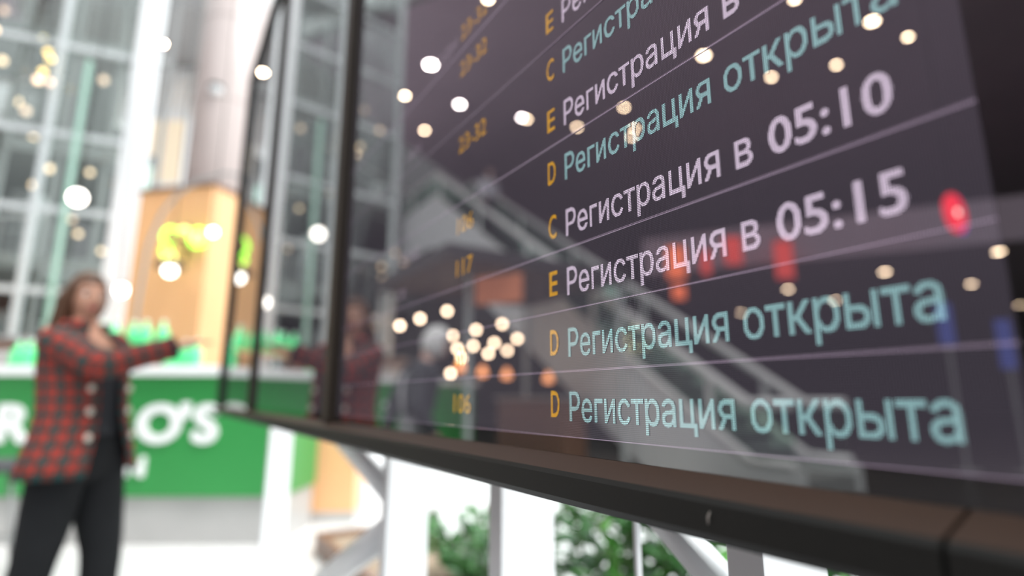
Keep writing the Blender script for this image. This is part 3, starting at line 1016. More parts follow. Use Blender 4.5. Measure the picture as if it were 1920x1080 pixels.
# ------------------------------------------------------------------ what the screen mirrors: the hall at the left of the camera
down = [(-10.02, 7.58), (-12.0, 7.9), (-10.95, 9.05), (-12.9, 9.71), (-13.46, 6.6), (-13.62, 6.5), (-14.75, 5.28), (-14.18, 3.66), (-12.56, 1.27), (-12.84, -2.3), (-13.84, -3.14), (-14.4, -1.73), (-14.3, -0.23), (-16.13, 3.9), (-15.6, 3.67), (-8.54, 5.17), (-11.31, -0.7), (-7.09, 10.0), (-7.70, 11.3)]
bright = {0: 1.35, 1: 1.0, 8: 1.1, 9: 1.2}
for i, (x, y) in enumerate(down):
    z = 8.2 if i >= 17 else 9.45
    if y < 3.4 and x < -14.6: continue
    lab, grp = 'round recessed downlight in the dark hall ceiling', 'ceiling downlights'
    t = thing('downlight', (x, y, z), 0, lab, 'light', grp)
    s = bright.get(i, 0.75) * 0.085
    MB().lathe([(0, -0.02), (s, -0.02), (s, -0.004), (0, -0.004)], seg=20).build('lens', M['bulb_far_white'] if i in (0, 1, 4) else M['bulb_far'], t)
    MB().lathe([(s, -0.03), (s + 0.03, -0.03), (s + 0.03, -0.001), (s, -0.001), (s, -0.03)], seg=20, caps=False).build('trim_ring', M['grey'], t)
for x, y in ((-15.54, -4.62), (-19.93, -5.21), (-16.92, -2.59), (-18.54, -0.27), (-23.2, 1.34), (-21.5, -1.8), (-25.5, -8.0)):
    t = thing('downlight', (x, y, 4.5), 0, 'round downlight under the low mezzanine ceiling', 'light', 'mezzanine downlights')
    s = 0.10
    MB().lathe([(0, -0.02), (s, -0.02), (s, -0.004), (0, -0.004)], seg=20).build('lens', M['bulb_far'], t)
    MB().lathe([(s, -0.03), (s + 0.03, -0.03), (s + 0.03, -0.001), (s, -0.001), (s, -0.03)], seg=20, caps=False).build('trim_ring', M['grey'], t)

# cafe pavilion with its bulbs
CU, CO = 8.2, -4.2
cafe = thing('cafe_pavilion', BP(CU, CO, 0), ROTB, 'open cafe pavilion with a dark flat roof on slim pale posts under the stairs', 'pavilion')
def cl(u, off, z=0):
    return Vector((-(u - CU), off - CO, z))
a, b = cl(9.1, -5.5), cl(6.25, -2.35)
MB().box(a.x, b.x, a.y, b.y, 2.93, 3.12, 0.01).build('roof', M['wall_dark'], cafe)
for u, off in ((7.09, -3.11), (9.0, -2.45), (9.0, -5.4), (6.35, -5.4)):
    c = cl(u, off)
    MB().box(c.x - 0.035, c.x + 0.035, c.y - 0.035, c.y + 0.035, 0, 2.93).build('post', M['steel_white'], cafe)
a, b = cl(9.0, -5.2), cl(7.0, -4.75)
MB().box(a.x, b.x, a.y, b.y, 0, 1.12, 0.01).build('bar_front', M['wood_dark'], cafe)
MB().box(a.x - 0.03, b.x + 0.03, a.y - 0.03, b.y + 0.06, 1.121, 1.16).build('bar_top', M['marble'], cafe)
t = thing('hanging_sign', BP(6.52, -3.28, 2.44), ROTB + R(-32), 'orange brown sign board hanging from the cafe roof beside a pale post', 'sign')
MB().box(-0.36, 0.36, -0.025, 0.025, 0, 0.40, 0.006).build('sign_face', M['orange_sign'], t)
for sx in (-0.3, 0.3):
    MB().tube([(sx, 0, 0.4), (sx, 0, 0.49)], 0.01, 6).build('hanger', M['black'], t)
cafeb = [(-7.41, 5.3, 2.59), (-7.21, 5.71, 2.46), (-7.45, 5.21, 2.17), (-7.62, 4.85, 2.27), (-7.81, 4.45, 2.37), (-7.92, 4.22, 2.12), (-7.75, 4.57, 2.05), (-6.93, 6.32, 2.24), (-7.07, 6.02, 2.34), (-7.47, 5.12, 1.95), (-7.49, 5.05, 1.8), (-7.40, 5.2, 1.54), (-7.61, 4.90, 2.0), (-7.56, 4.98, 1.83), (-7.71, 4.66, 1.87), (-7.84, 4.37, 1.92)]
pb = None
for loc in cafeb:
    if pb is None:
        pb = thing('cafe_bulb', loc, 0, 'warm round bulb among many hanging under the cafe roof', 'lamp', 'cafe bulbs')
        MB().sphere((0, 0, 0), 0.04, 12, 8).build('bulb', M['bulb_cafe'], pb)
        MB().lathe([(0.02, 0.03), (0.018, 0.06), (0.0, 0.062)], seg=10).build('cap', M['black'], pb)
        MB().tube([(0, 0, 0.06), (0, 0, 0.33)], 0.004, 5).build('cord', M['black'], pb)
    else:
        q = copy_tree(pb, loc)
        me = MB().tube([(0, 0, 0.06), (0, 0, 2.93 - loc[2])], 0.004, 5)
        q.children[2].data = q.children[2].data.copy()
        me.bm.to_mesh(q.children[2].data)
        me.bm.free()
for i, (x, y, z) in enumerate(((-7.4, 4.6, 1.53), (-7.57, 4.25, 1.49), (-7.85, 3.64, 1.43), (-7.25, 4.93, 1.61))):
    t = thing('amber_lamp', (x, y, z), 0, 'small amber shade lamp hanging low over the cafe tables', 'lamp', 'amber lamps')
    MB().lathe([(0.0, 0.12), (0.03, 0.11), (0.075, 0.0), (0.07, -0.04), (0.0, -0.05)], seg=14).build('lamp_shade', M['orange_fabric'] if False else mat('amber_shade', (0.8, 0.35, 0.15), 0.5, emit=(1.0, 0.38, 0.16), estr=7), t)
    MB().tube([(0, 0, 0.11), (0, 0, 2.93 - z)], 0.004, 5).build('cord', M['black'], t)

# the escalator
EU = 9.09
esc = thing('escalator', BP(EU, -6.2, 0), ROTB, 'grey clad escalator with glass sides rising to an upper landing', 'escalator')
def el(u):
    return -(u - EU)
def ztop(u):
    return 3.55 + 0.675 * (u - EU)
poly = [(3.7, 0), (3.7, 0.33), (4.35, 0.35), (13.85, 6.76), (16.5, 6.76), (16.5, 5.35), (14.05, 5.35), (5.95, 0)]
for o0, o1 in ((0.58, 0.64), (-0.64, -0.58)):
    MB().prism([(el(u), z) for u, z in poly], o0, o1).build('side_cladding', M['stair'], esc)
MB().prism([(el(u), z) for u, z in [(3.75, 0.0), (3.75, 0.22), (4.4, 0.22), (13.9, 6.63), (16.45, 6.63), (16.45, 5.37), (14.05, 5.37), (5.97, 0)]], -0.58, 0.58).build('truss', M['grey'], esc)
sp = MB()
for k in range(30):
    u = 4.5 + k * 0.315
    sp.box(el(u + 0.31), el(u), -0.5, 0.5, ztop(u) - 0.16, ztop(u) + 0.03)
tag(sp.build('steps', M['step'], esc), 'dark ridged steps')
for o in (0.61, -0.61):
    g = MB()
    pts = [(3.8, 0.35), (4.35, 0.36), (13.85, 6.77), (16.4, 6.77)]
    for (ua, za), (ub, zb) in zip(pts, pts[1:]):
        g.prism([(el(ua), za), (el(ub), zb), (el(ub), zb + 0.66), (el(ua), za + 0.66)], o - 0.006, o + 0.006)
    g.build('glass_balustrade', M['glass_green'], esc)
    MB().tube([(el(ua), o, za + 0.72) for ua, za in pts], 0.07, 8).build('handrail', M['rail'], esc)
    MB().tube([(el(ua), o, za + 0.03) for ua, za in pts], 0.06, 8).build('skirt_rail', M['rail'], esc)
    for u in (4.9, 7.2, 9.2, 11.3, 13.6, 15.6):
        z = min(ztop(u), 6.77)
        MB().box(el(u) - 0.05, el(u) + 0.05, o - 0.02, o + 0.02, z, z + 0.68).build('baluster', M['rail'], esc)
slab_o = MB().box(-0.25, 0.25, -0.5, 0.5, 0, 5.34).build('column', M['wall_grey'], loc=BP(15.6, -6.2, 0), rz=ROTB)
slab_o['kind'] = 'structure'

# hanging banners, round sign, blue stands
for i, (x, y, z, h, w, mk, lab) in enumerate(((-12.92, 2.28, 3.95, 0.8, 0.42, 'orange_fabric', 'orange red hanging banner with added glow, leftmost of the row as mirrored in the screen'), (-13.2, 1.62, 4.05, 0.6, 0.22, 'red_fabric', 'narrow red banner with added glow just beside the orange red one'),
                                             (-13.5, 1.0, 4.3, 0.7, 0.4, 'red_fabric', 'red hanging banner with added glow in the middle of the mirrored row'), (-14.03, -0.1, 3.95, 0.95, 0.42, 'red_fabric', 'longest red hanging banner with added glow at the end of the mirrored row'),
                                             (-12.95, 2.25, 3.45, 0.35, 0.3, 'orange_fabric', 'short orange banner with added glow hung under the leftmost banner'))):
    t = thing('hanging_banner', (x, y, z), R(90) + R(-20), lab, 'sign')
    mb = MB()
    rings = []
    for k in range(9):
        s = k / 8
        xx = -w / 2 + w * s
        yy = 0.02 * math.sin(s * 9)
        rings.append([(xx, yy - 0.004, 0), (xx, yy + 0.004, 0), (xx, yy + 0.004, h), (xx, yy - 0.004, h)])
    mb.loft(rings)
    mb.build('glow_cloth', M[mk], t)  # fabric banner, its glow comes from the material only
    MB().tube([(-w / 2 - 0.03, 0, h + 0.01), (w / 2 + 0.03, 0, h + 0.01)], 0.015, 8).build('rod', M['black'], t)
    if i != 4:
        for sx in (-w / 2, w / 2):
            MB().tube([(sx, 0, h + 0.01), (sx, 0, 9.44 - z)], 0.006, 5).build('cord', M['black'], t)
    else:
        MB().tube([(0, 0, h), (0, 0, 0.5)], 0.006, 5).build('cord', M['black'], t)
t = thing('round_sign', (-12.08, -3.01, 4.58), R(35), 'glowing round red sign with a blue edge hanging in the hall', 'sign')
rot = Matrix.Rotation(PI / 2, 4, 'X')
mb = MB(); mb.lathe([(0.0, -0.04), (0.37, -0.04), (0.39, 0.0), (0.37, 0.04), (0.0, 0.04)], seg=32)
for v in mb.bm.verts: v.co = rot @ v.co
mb.build('sign_disc', M['red_light'], t)
mb = MB(); mb.lathe([(0.0, -0.055), (0.06, -0.055), (0.06, 0.055), (0.0, 0.055)], seg=20)
for v in mb.bm.verts: v.co = rot @ v.co
tag(mb.build('centre_stud', M['globe'], t), 'pale centre')
MB().tube([(0.40 * math.cos(a), 0, 0.40 * math.sin(a)) for a in [R(120 + 12 * k) for k in range(11)]], 0.03, 8).build('edge_light', M['blue_light'], t)
MB().tube([(0, 0, 0.39), (0, 0, 4.86)], 0.01, 6).build('hanger', M['black'], t)
for (x, y, z0, z1, lab) in ((-11.0, -3.1, 1.6, 2.4, 'blue upright panel stand with added glow, right one as mirrored in the screen'), (-10.8, -2.3, 2.0, 2.7, 'taller blue panel stand with added glow, left one as mirrored in the screen')):
    t = thing('panel_stand', (x, y, 0), R(70), lab, 'panel stand')
    MB().box(-0.12, 0.12, -0.02, 0.02, z0, z1, 0.005).build('panel', M['blue'], t)
    MB().box(-0.02, 0.02, -0.02, 0.02, 0.03, z0).build('pole', M['grey'], t)
    MB().lathe([(0.2, 0), (0.2, 0.02), (0.0, 0.03)], seg=20).build('base', M['grey'], t)


# ------------------------------------------------------------------ people
def ring(c, ax, ay, a, b, n=24, pw=1.0):
    c, ax, ay = Vector(c), Vector(ax), Vector(ay)
    return [c + ax * a * math.copysign(abs(math.cos(2 * PI * k / n)) ** pw, math.cos(2 * PI * k / n)) + ay * b * math.copysign(abs(math.sin(2 * PI * k / n)) ** pw, math.sin(2 * PI * k / n)) for k in range(n)]


X, Y_ = Vector((1, 0, 0)), Vector((0, 1, 0))


def head_verts(mb, hm, s=1.0):
    rings = []
    n, m = 44, 30
    for i in range(1, m):
        th = PI * i / m
        rr = []
        for j in range(n):
            ph = 2 * PI * j / n
            sx, sy, sz = math.sin(th) * math.cos(ph), math.sin(th) * math.sin(ph), -math.cos(th)
            x, y, z = sx * 0.097, sy * 0.074, sz * 0.118
            if sz < 0:
                k = (-sz) ** 1.6
                y *= 1 - 0.32 * k
                x += 0.018 * k if sx > -0.2 else 0.03 * k
            if sx > 0:
                x += 0.024 * math.exp(-((y / 0.012) ** 2) - ((z + 0.016) / 0.020) ** 2) + 0.010 * math.exp(-((y / 0.010) ** 2) - ((z - 0.010) / 0.022) ** 2)
                x -= 0.009 * math.exp(-(((abs(y) - 0.031) / 0.015) ** 2) - ((z - 0.012) / 0.013) ** 2)
                x += 0.004 * math.exp(-((y / 0.05) ** 2) - ((z - 0.032) / 0.010) ** 2)
                x += 0.006 * math.exp(-((y / 0.024) ** 2) - ((z + 0.052) / 0.011) ** 2)
                x += 0.007 * math.exp(-((y / 0.022) ** 2) - ((z + 0.093) / 0.016) ** 2)
            rr.append(hm @ (Vector((x, y, z)) * s))
        rings.append(rr)
    mb.loft(rings)
    for sg in (-1, 1):
        er = []
        for k in range(5):
            q = k / 4
            er.append([hm @ (Vector((-0.004 + 0.012 * math.cos(a) * (0.6 + 0.4 * math.sin(q * PI)) - 0.008 * q, sg * (0.068 + 0.016 * q), -0.006 + 0.030 * math.sin(a) * (0.8 + 0.2 * q))) * s) for a in [2 * PI * w / 12 for w in range(12)]])
        mb.loft(er)


def hand_verts(mb, wrist, tip_dir, back, thumb_side, s=1.0, curl=0.18):
    """palm and five fingers; tip_dir along the fingers, back the outward normal of the back of the hand, thumb_side across"""
    w, f, bk, th = Vector(wrist), Vector(tip_dir).normalized(), Vector(back).normalized(), Vector(thumb_side).normalized()
    th = (th - f * th.dot(f)).normalized()
    bk = f.cross(th) if f.cross(th).dot(bk) > 0 else -f.cross(th)
    rings = []
    for t_, wa, tk in ((0.0, 0.026, 0.019), (0.02, 0.030, 0.018), (0.05, 0.040, 0.017), (0.085, 0.041, 0.014), (0.097, 0.036, 0.010)):
        rings.append(ring(w + f * t_ * s, bk, th, tk * s, wa * s, 16))
    mb.loft(rings)
    for k, (off, ln, r) in enumerate(((0.030, 0.072, 0.0085), (0.010, 0.080, 0.0088), (-0.010, 0.075, 0.0085), (-0.029, 0.058, 0.0075))):
        p = w + f * 0.082 * s + th * off * s
        d = (f + th * off * 1.6).normalized()
        pts = [p]
        ang = 0.03
        for q in range(4):
            ang += curl * (0.6 + 0.2 * k)
            p = p + (d * math.cos(ang) - bk * math.sin(ang)) * ln * s / 3.6
            pts.append(p)
        mb.tube(pts, [r * s * v for v in (1.1, 1.0, 0.95, 0.9, 0.62)], 10)
    p = w + f * 0.022 * s + th * 0.024 * s
    d1 = (f * 0.75 + th * 0.62 - bk * 0.2).normalized()
    d2 = (f * 0.95 + th * 0.25 - bk * 0.25).normalized()
    mb.tube([p, p + d1 * 0.034 * s, p + d1 * 0.05 * s + d2 * 0.016 * s, p + d1 * 0.05 * s + d2 * 0.045 * s], [0.014 * s, 0.011 * s, 0.0095 * s, 0.006 * s], 10)


def limb(mb, pts, rads, n=16):
    """smooth tapering limb through joints"""
    P = [Vector(p) for p in pts]
    out, ro = [], []
    for i in range(len(P) - 1):
        p0 = P[max(i - 1, 0)]; p1 = P[i]; p2 = P[i + 1]; p3 = P[min(i + 2, len(P) - 1)]
        for k in range(6):
            t = k / 6
            q = 0.5 * ((2 * p1) + (p2 - p0) * t + (2 * p0 - 5 * p1 + 4 * p2 - p3) * t * t + (3 * p1 - p0 - 3 * p2 + p3) * t ** 3)
            out.append(q)
            ro.append(rads[i] + (rads[i + 1] - rads[i]) * t)
    out.append(P[-1]); ro.append(rads[-1])
    mb.tube(out, ro, n)


def person(name, loc, rz, s, label, skin, J, head_yaw, head_pitch, outfit):
    """J: joints in the person's own frame (x forward, y left, z up), metres before scale s"""
    t = None
    def V(p): return Vector(p) * s
    mb = MB()
    tz = [(0.80, 0.075, 0.155), (0.88, 0.105, 0.168), (0.96, 0.105, 0.160), (1.06, 0.090, 0.132), (1.18, 0.100, 0.145), (1.30, 0.105, 0.165), (1.38, 0.095, 0.172), (1.43, 0.075, 0.135), (1.46, 0.058, 0.075), (1.50, 0.052, 0.054), (1.58, 0.05, 0.052)]
    lean = J.get('lean', 0.0)
    def tc(z): return lean * max(0, z - 0.95) ** 1.3
    mb.loft([ring(V((tc(z), 0, z)), X, Y_, a * s, b * s) for z, a, b in tz])
    hc = V((tc(1.62) + J.get('head_fwd', 0.02), 0, 1.615))
    hm = Matrix.Translation(hc) @ Matrix.Rotation(head_yaw, 4, 'Z') @ Matrix.Rotation(head_pitch, 4, 'Y')
    head_verts(mb, hm, s)
    for sd in ('L', 'R'):
        sg = 1 if sd == 'L' else -1
        hip, knee, ank = V(J['hip' + sd]), V(J['knee' + sd]), V(J['ankle' + sd])
        limb(mb, [hip, hip.lerp(knee, 0.5), knee, knee.lerp(ank, 0.35), ank], [0.092 * s, 0.078 * s, 0.055 * s, 0.052 * s, 0.035 * s])
        # foot
        fd = Vector((1, 0.12 * sg, 0)).normalized()
        a0 = ank
        mb.loft([ring(a0 + fd * q * s + Vector((0, 0, (zc - 0.085) * s)), Vector((0, 0, 1)), fd.cross(Vector((0, 0, 1))), h * s, w * s, 14) for q, zc, h, w in ((-0.055, 0.04, 0.028, 0.022), (0.0, 0.05, 0.042, 0.032), (0.08, 0.036, 0.03, 0.038), (0.15, 0.024, 0.02, 0.036), (0.185, 0.02, 0.012, 0.022))])
        sh, el_, wr = V(J['sh' + sd]), V(J['el' + sd]), V(J['wr' + sd])
        limb(mb, [sh, sh.lerp(el_, 0.5), el_, el_.lerp(wr, 0.4), wr], [0.052 * s, 0.046 * s, 0.038 * s, 0.036 * s, 0.024 * s])
        hand_verts(mb, wr, J['hd' + sd], J['hb' + sd], J['ht' + sd], s, J.get('curl' + sd, 0.2))
    body = mb.build(name, skin)
    rm = body.modifiers.new('remesh', 'REMESH')
    rm.mode = 'VOXEL'
    rm.voxel_size = 0.0052 * s
    rm.use_smooth_shade = True
    sm_ = body.modifiers.new('smooth', 'SMOOTH')
    sm_.iterations = 3
    sm_.factor = 0.4
    body.location = loc
    body.rotation_euler.z = rz
    tag(body, label, 'person')
    # face
    for sg, nm in ((1, 'eye'), (-1, 'eye')):
        e = MB()
        e.sphere(hm @ (Vector((0.0755, sg * 0.031, 0.012)) * s), 0.0118 * s, 14, 10)
        e.build('eye', M['eye'], body)
        e = MB()
        e.sphere(hm @ (Vector((0.0815, sg * 0.0305, 0.012)) * s), 0.0070 * s, 12, 8)
        e.build('iris', M['iris'], body)
        e = MB()
        e.tube([hm @ (Vector((x, sg * y, z)) * s) for x, y, z in ((0.099, 0.014, 0.030), (0.096, 0.030, 0.036), (0.083, 0.047, 0.030))], [0.003 * s, 0.0042 * s, 0.002 * s], 8)
        e.build('eyebrow', outfit['hair'], body)
    e = MB()
    e.tube([hm @ (Vector((x, y, z)) * s) for x, y, z in ((0.088, -0.023, -0.053), (0.100, -0.009, -0.0485), (0.101, 0.0, -0.050), (0.100, 0.009, -0.0485), (0.088, 0.023, -0.053))], [0.0015 * s, 0.0045 * s, 0.0048 * s, 0.0045 * s, 0.0015 * s], 8)
    e.tube([hm @ (Vector((x, y, z)) * s) for x, y, z in ((0.088, -0.021, -0.055), (0.099, -0.008, -0.058), (0.0995, 0.008, -0.058), (0.088, 0.021, -0.055))], [0.0015 * s, 0.005 * s, 0.005 * s, 0.0015 * s], 8)
    e.build('lips', M['lip_skin'], body)
    outfit['fn'](body, V, s, hm, tc, J)
    return body


def hair_cap(mb, hm, s, puff=0.012, front=0.45, fringe=0.055, low=-0.03, noise=0.0, seed=1):
    """skull cap of hair: rings over the head that stop at the hairline"""
    rnd = random.Random(seed)
    n, m = 40, 22
    rings = []
    for i in range(1, m):
        th = PI * i / m
        rr = []
        for j in range(n):
            ph = 2 * PI * j / n
            sx, sy, sz = math.sin(th) * math.cos(ph), math.sin(th) * math.sin(ph), -math.cos(th)
            x, y, z = sx * 0.097, sy * 0.074, sz * 0.118
            p = puff
            face = sx > front * 0.6 and z < fringe - 0.25 * max(0, abs(y) - 0.02) ** 1.0
            lowb = z < low and True
            if face:
                p = -0.02
            elif z < low - 0.05 and sx > -0.1:
                p = -0.02
            if p > 0 and noise:
                p += noise * rnd.uniform(-1, 1)
            v = Vector((x, y, z))
            rr.append(hm @ ((v + v.normalized() * p) * s))
        rings.append(rr)
    mb.loft(rings)


def trousers(body, V, s, tc, J, m, top=1.0, ease=0.014, name='trousers'):
    mb = MB()
    mb.loft([ring(V((tc(z), 0, z)), X, Y_, (a + ease) * s, (b + ease) * s) for z, a, b in ((0.78, 0.07, 0.15), (0.82, 0.10, 0.17), (0.88, 0.112, 0.178), (0.96, 0.108, 0.165), (top, 0.098, 0.148))])
    for sd in ('L', 'R'):
        hip, knee, ank = V(J['hip' + sd]), V(J['knee' + sd]), V(J['ankle' + sd])
        e = ank + Vector((0, 0, -0.03 * s))
        limb(mb, [hip + Vector((0, 0, 0.05 * s)), hip.lerp(knee, 0.5), knee, knee.lerp(ank, 0.4), e], [0.112 * s, 0.100 * s, 0.080 * s, 0.074 * s, 0.064 * s], 20)
    return mb.build(name, m, body)


def shoes(body, V, s, J, m):
    for sd in ('L', 'R'):
        sg = 1 if sd == 'L' else -1
        fd = Vector((1, 0.12 * sg, 0)).normalized()
        a0 = V(J['ankle' + sd])
        mb = MB()
        mb.loft([ring(a0 + fd * q * s + Vector((0, 0, (zc - 0.085) * s)), Vector((0, 0, 1)), fd.cross(Vector((0, 0, 1))), h * s, w * s, 16, 0.8) for q, zc, h, w in ((-0.068, 0.045, 0.040, 0.028), (0.0, 0.052, 0.050, 0.040), (0.08, 0.036, 0.036, 0.046), (0.15, 0.026, 0.026, 0.043), (0.20, 0.02, 0.016, 0.026))])
        mb.build('shoe', m, body)


def sleeve(body, V, s, J, sd, m, end=0.97, rad=(0.072, 0.068, 0.062, 0.056, 0.052), name='sleeve'):
    sh, el_, wr = V(J['sh' + sd]), V(J['el' + sd]), V(J['wr' + sd])
    sg = 1 if sd == 'L' else -1
    mb = MB()
    start = sh + Vector((0, -sg * 0.05, 0.0)) * s
    limb(mb, [start, sh, sh.lerp(el_, 0.5), el_, el_.lerp(wr, 0.5), el_.lerp(wr, end)], [0.070 * s] + [v * s for v in rad], 22)
    return mb.build(name, m, body)


# --- the woman in the plaid jacket
WJ = {'hipL': (0.0, 0.085, 0.86), 'hipR': (0.0, -0.085, 0.86), 'kneeL': (0.06, 0.115, 0.48), 'kneeR': (-0.03, -0.115, 0.48), 'ankleL': (0.05, 0.15, 0.085), 'ankleR': (-0.12, -0.12, 0.085),
      'shL': (-0.06, 0.165, 1.39), 'shR': (-0.035, -0.165, 1.39), 'elL': (-0.16, 0.215, 1.12), 'wrL': (-0.13, 0.17, 0.90), 'hdL': (0.1, 0.0, -1), 'hbL': (0, 1, 0), 'htL': (1, 0, 0),
      'elR': (0.185, -0.145, 1.29), 'wrR': (0.345, 0.095, 1.385), 'hdR': (0.42, 0.87, 0.30), 'hbR': (-0.1, -0.3, 1), 'htR': (-0.85, 0.45, 0.0), 'curlR': 0.07, 'lean': -0.17, 'head_fwd': 0.01}


def woman_clothes(body, V, s, hm, tc, J):
    trousers(body, V, s, tc, J, M['trouser'])
    shoes(body, V, s, J, M['shoe'])
    mb = MB()
    mb.loft([ring(V((tc(z) + 0.004, 0, z)), X, Y_, a * s, b * s) for z, a, b in ((0.93, 0.118, 0.172), (1.06, 0.108, 0.150), (1.18, 0.118, 0.160), (1.28, 0.128, 0.172), (1.34, 0.112, 0.150), (1.375, 0.095, 0.11))])
    mb.build('top', M['black_cloth'], body)
    # jacket: open at the front
    prof = [(0.815, 0.182, 0.258), (0.88, 0.172, 0.246), (0.98, 0.154, 0.222), (1.08, 0.142, 0.198), (1.18, 0.146, 0.196), (1.28, 0.148, 0.202), (1.36, 0.132, 0.204), (1.41, 0.108, 0.178), (1.445, 0.085, 0.125), (1.47, 0.070, 0.090)]
    rings = []
    n = 44
    for z, a, b in prof:
        op = 0.30 + 0.16 * max(0, (z - 1.2) / 0.25) + 0.20 * max(0, (1.05 - z) / 0.25)
        rings.append([V((tc(z) + a * math.cos(op + (2 * PI - 2 * op) * k / (n - 1)), b * math.sin(op + (2 * PI - 2 * op) * k / (n - 1)), z + 0.0)) for k in range(n)])
    mb = MB()
    mb.loft(rings, closed=False, caps=False)
    j = mb.build('jacket', M['plaid'], body)
    sd = j.modifiers.new('thickness', 'SOLIDIFY')
    sd.thickness = 0.008
    # collar band
    mb = MB()
    rr = []
    for z, k_ in ((1.462, 0.084), (1.49, 0.078), (1.50, 0.088), (1.468, 0.100)):
        rr.append([V((tc(z) + k_ * math.cos(0.55 + (2 * PI - 1.1) * q / 30), 1.05 * k_ * math.sin(0.55 + (2 * PI - 1.1) * q / 30), z)) for q in range(31)])
    mb.loft(rr, closed=False, caps=False)
    c = mb.build('collar', M['plaid'], body)
    c.modifiers.new('thickness', 'SOLIDIFY').thickness = 0.004
    sleeve(body, V, s, J, 'R', M['plaid'], 0.93)
    sleeve(body, V, s, J, 'L', M['plaid'], 0.95)
    # black cuff of the raised arm
    el_, wr = V(J['elR']), V(J['wrR'])
    MB().tube([el_.lerp(wr, 0.86), el_.lerp(wr, 0.955)], [0.056 * s, 0.055 * s], 20).build('cuff', M['black_cloth'], body)
    for z in (0.98, 1.09, 1.19):
        q = [p for p in prof if abs(p[0] - z) < 0.06][0]
        for sgn in (1, -1):
            mb = MB()
            ang = sgn * 0.52
            c = V((tc(z) + (q[1] + 0.012) * math.cos(ang), (q[2] + 0.012) * math.sin(ang), z))
            mb.sphere(c, 0.016 * s, 12, 8, (0.5, 1, 1))
            mb.build('button', M['button'], body)
    # hair: cap and long back
    mb = MB()
    hair_cap(mb, hm, s, 0.013, 0.45, 0.062, -0.05)
    rings = []
    for q in range(12):
        f = q / 11
        z = 0.03 - 0.36 * f
        cx = -0.052 - 0.045 * math.sin(f * 2.2)
        a = 0.050 - 0.012 * f
        b = 0.084 + 0.030 * math.sin(min(f * 2.0, 1.57)) - 0.035 * f * f
        rings.append([hm @ (Vector((cx + a * math.cos(w), b * math.sin(w), z)) * s) for w in [2 * PI * e / 24 for e in range(24)]])
    mb.loft(rings)
    for sg in (-1,):
        mb.tube([hm @ (Vector(p) * s) for p in ((0.055, sg * 0.045, 0.085), (0.050, sg * 0.078, 0.030), (0.022, sg * 0.084, -0.05), (0.0, sg * 0.082, -0.13), (-0.015, sg * 0.090, -0.22))], [0.016 * s, 0.020 * s, 0.024 * s, 0.026 * s, 0.014 * s], 12)
    mb.build('hair', M['hair_brown'], body)


person('person', (-1.945, 2.585, 0), R(-8), 1.0, 'woman in a red plaid jacket and dark trousers pointing towards the departures board', M['skin'], WJ, R(-24), R(2), {'hair': M['hair_brown'], 'fn': woman_clothes})

# --- the white haired man mirrored in the screen
MJ = {'hipL': (0.0, 0.085, 0.86), 'hipR': (0.0, -0.085, 0.86), 'kneeL': (0.04, 0.10, 0.48), 'kneeR': (0.0, -0.10, 0.48), 'ankleL': (0.03, 0.12, 0.085), 'ankleR': (-0.03, -0.11, 0.085),
      'shL': (0.0, 0.18, 1.39), 'shR': (0.0, -0.18, 1.39), 'elL': (-0.03, 0.25, 1.11), 'wrL': (0.10, 0.20, 0.92), 'hdL': (0.3, -0.1, -1), 'hbL': (0, 1, 0), 'htL': (1, 0, 0),
      'elR': (-0.10, -0.26, 1.13), 'wrR': (-0.17, -0.20, 0.93), 'hdR': (-0.2, 0.2, -1), 'hbR': (0, -1, 0.1), 'htR': (1, 0, 0.0), 'curlR': 0.4, 'lean': 0.20, 'head_fwd': 0.05}


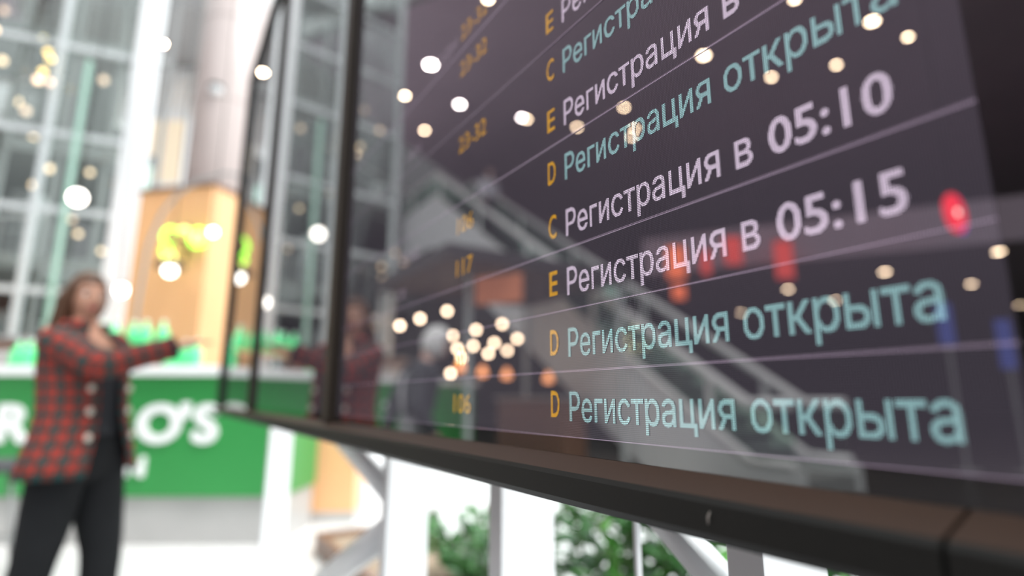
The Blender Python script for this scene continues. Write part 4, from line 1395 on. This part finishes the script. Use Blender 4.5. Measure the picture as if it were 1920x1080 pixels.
def man_clothes(body, V, s, hm, tc, J):
    trousers(body, V, s, tc, J, M['grey_cloth'], top=1.10)
    shoes(body, V, s, J, M['shoe'])
    mb = MB()
    mb.loft([ring(V((tc(z), 0, z)), X, Y_, a * s, b * s, 32) for z, a, b in ((1.07, 0.142, 0.190), (1.10, 0.138, 0.186), (1.18, 0.138, 0.188), (1.30, 0.138, 0.200), (1.38, 0.122, 0.205), (1.43, 0.095, 0.165), (1.46, 0.075, 0.10))])
    mb.build('jacket', M['jacket_grey'], body)
    sleeve(body, V, s, J, 'L', M['jacket_grey'], 0.95)
    sleeve(body, V, s, J, 'R', M['jacket_grey'], 0.95)
    MB().tube([V(p) for p in ((tc(1.42) + 0.09, -0.06, 1.43), (tc(1.4) + 0.02, -0.16, 1.45), (tc(1.3) - 0.12, -0.10, 1.36), (tc(1.2) - 0.15, 0.06, 1.2), (tc(1.05) - 0.13, 0.15, 1.05))], 0.016 * s, 10).build('shoulder_strap', M['light_strap'], body)
    mb = MB()
    hair_cap(mb, hm, s, 0.026, 0.5, 0.06, -0.04, noise=0.006, seed=4)
    mb.build('hair', M['hair_white'], body)


person('person', (-3.01, 2.83, 0), R(-139), 0.97, 'white haired man in a dark jacket and grey trousers mirrored in the screen', M['skin_pale'], MJ, R(-6), R(14), {'hair': M['hair_white'], 'fn': man_clothes})

# --- the rider on the escalator
RJ = dict(MJ)
RJ.update({'lean': 0.02, 'head_fwd': 0.02, 'elR': (0.02, -0.24, 1.12), 'wrR': (0.16, -0.22, 0.98), 'hdR': (0.8, 0, -0.5)})


def rider_clothes(body, V, s, hm, tc, J):
    trousers(body, V, s, tc, J, M['trouser'])
    shoes(body, V, s, J, M['shoe'])
    mb = MB()
    mb.loft([ring(V((tc(z), 0, z)), X, Y_, a * s, b * s, 28) for z, a, b in ((0.94, 0.13, 0.182), (1.06, 0.122, 0.168), (1.18, 0.125, 0.175), (1.30, 0.128, 0.192), (1.38, 0.115, 0.198), (1.43, 0.09, 0.16), (1.465, 0.065, 0.08))])
    mb.build('shirt', M['shirt'], body)
    sleeve(body, V, s, J, 'L', M['shirt'], 0.9)
    sleeve(body, V, s, J, 'R', M['shirt'], 0.9)
    mb = MB()
    hair_cap(mb, hm, s, 0.014, 0.5, 0.06, -0.03)
    mb.build('hair', M['hair_brown'], body)


ru = 4.5 + 22 * 0.315 + 0.13
rp = BP(ru, -6.0, 3.55 + 0.675 * (4.5 + 22 * 0.315 - EU) + 0.03)
person('person', rp, ROTB, 1.0, 'person in a white shirt standing on the escalator', M['skin_pale'], RJ, R(0), R(8), {'hair': M['hair_brown'], 'fn': rider_clothes})
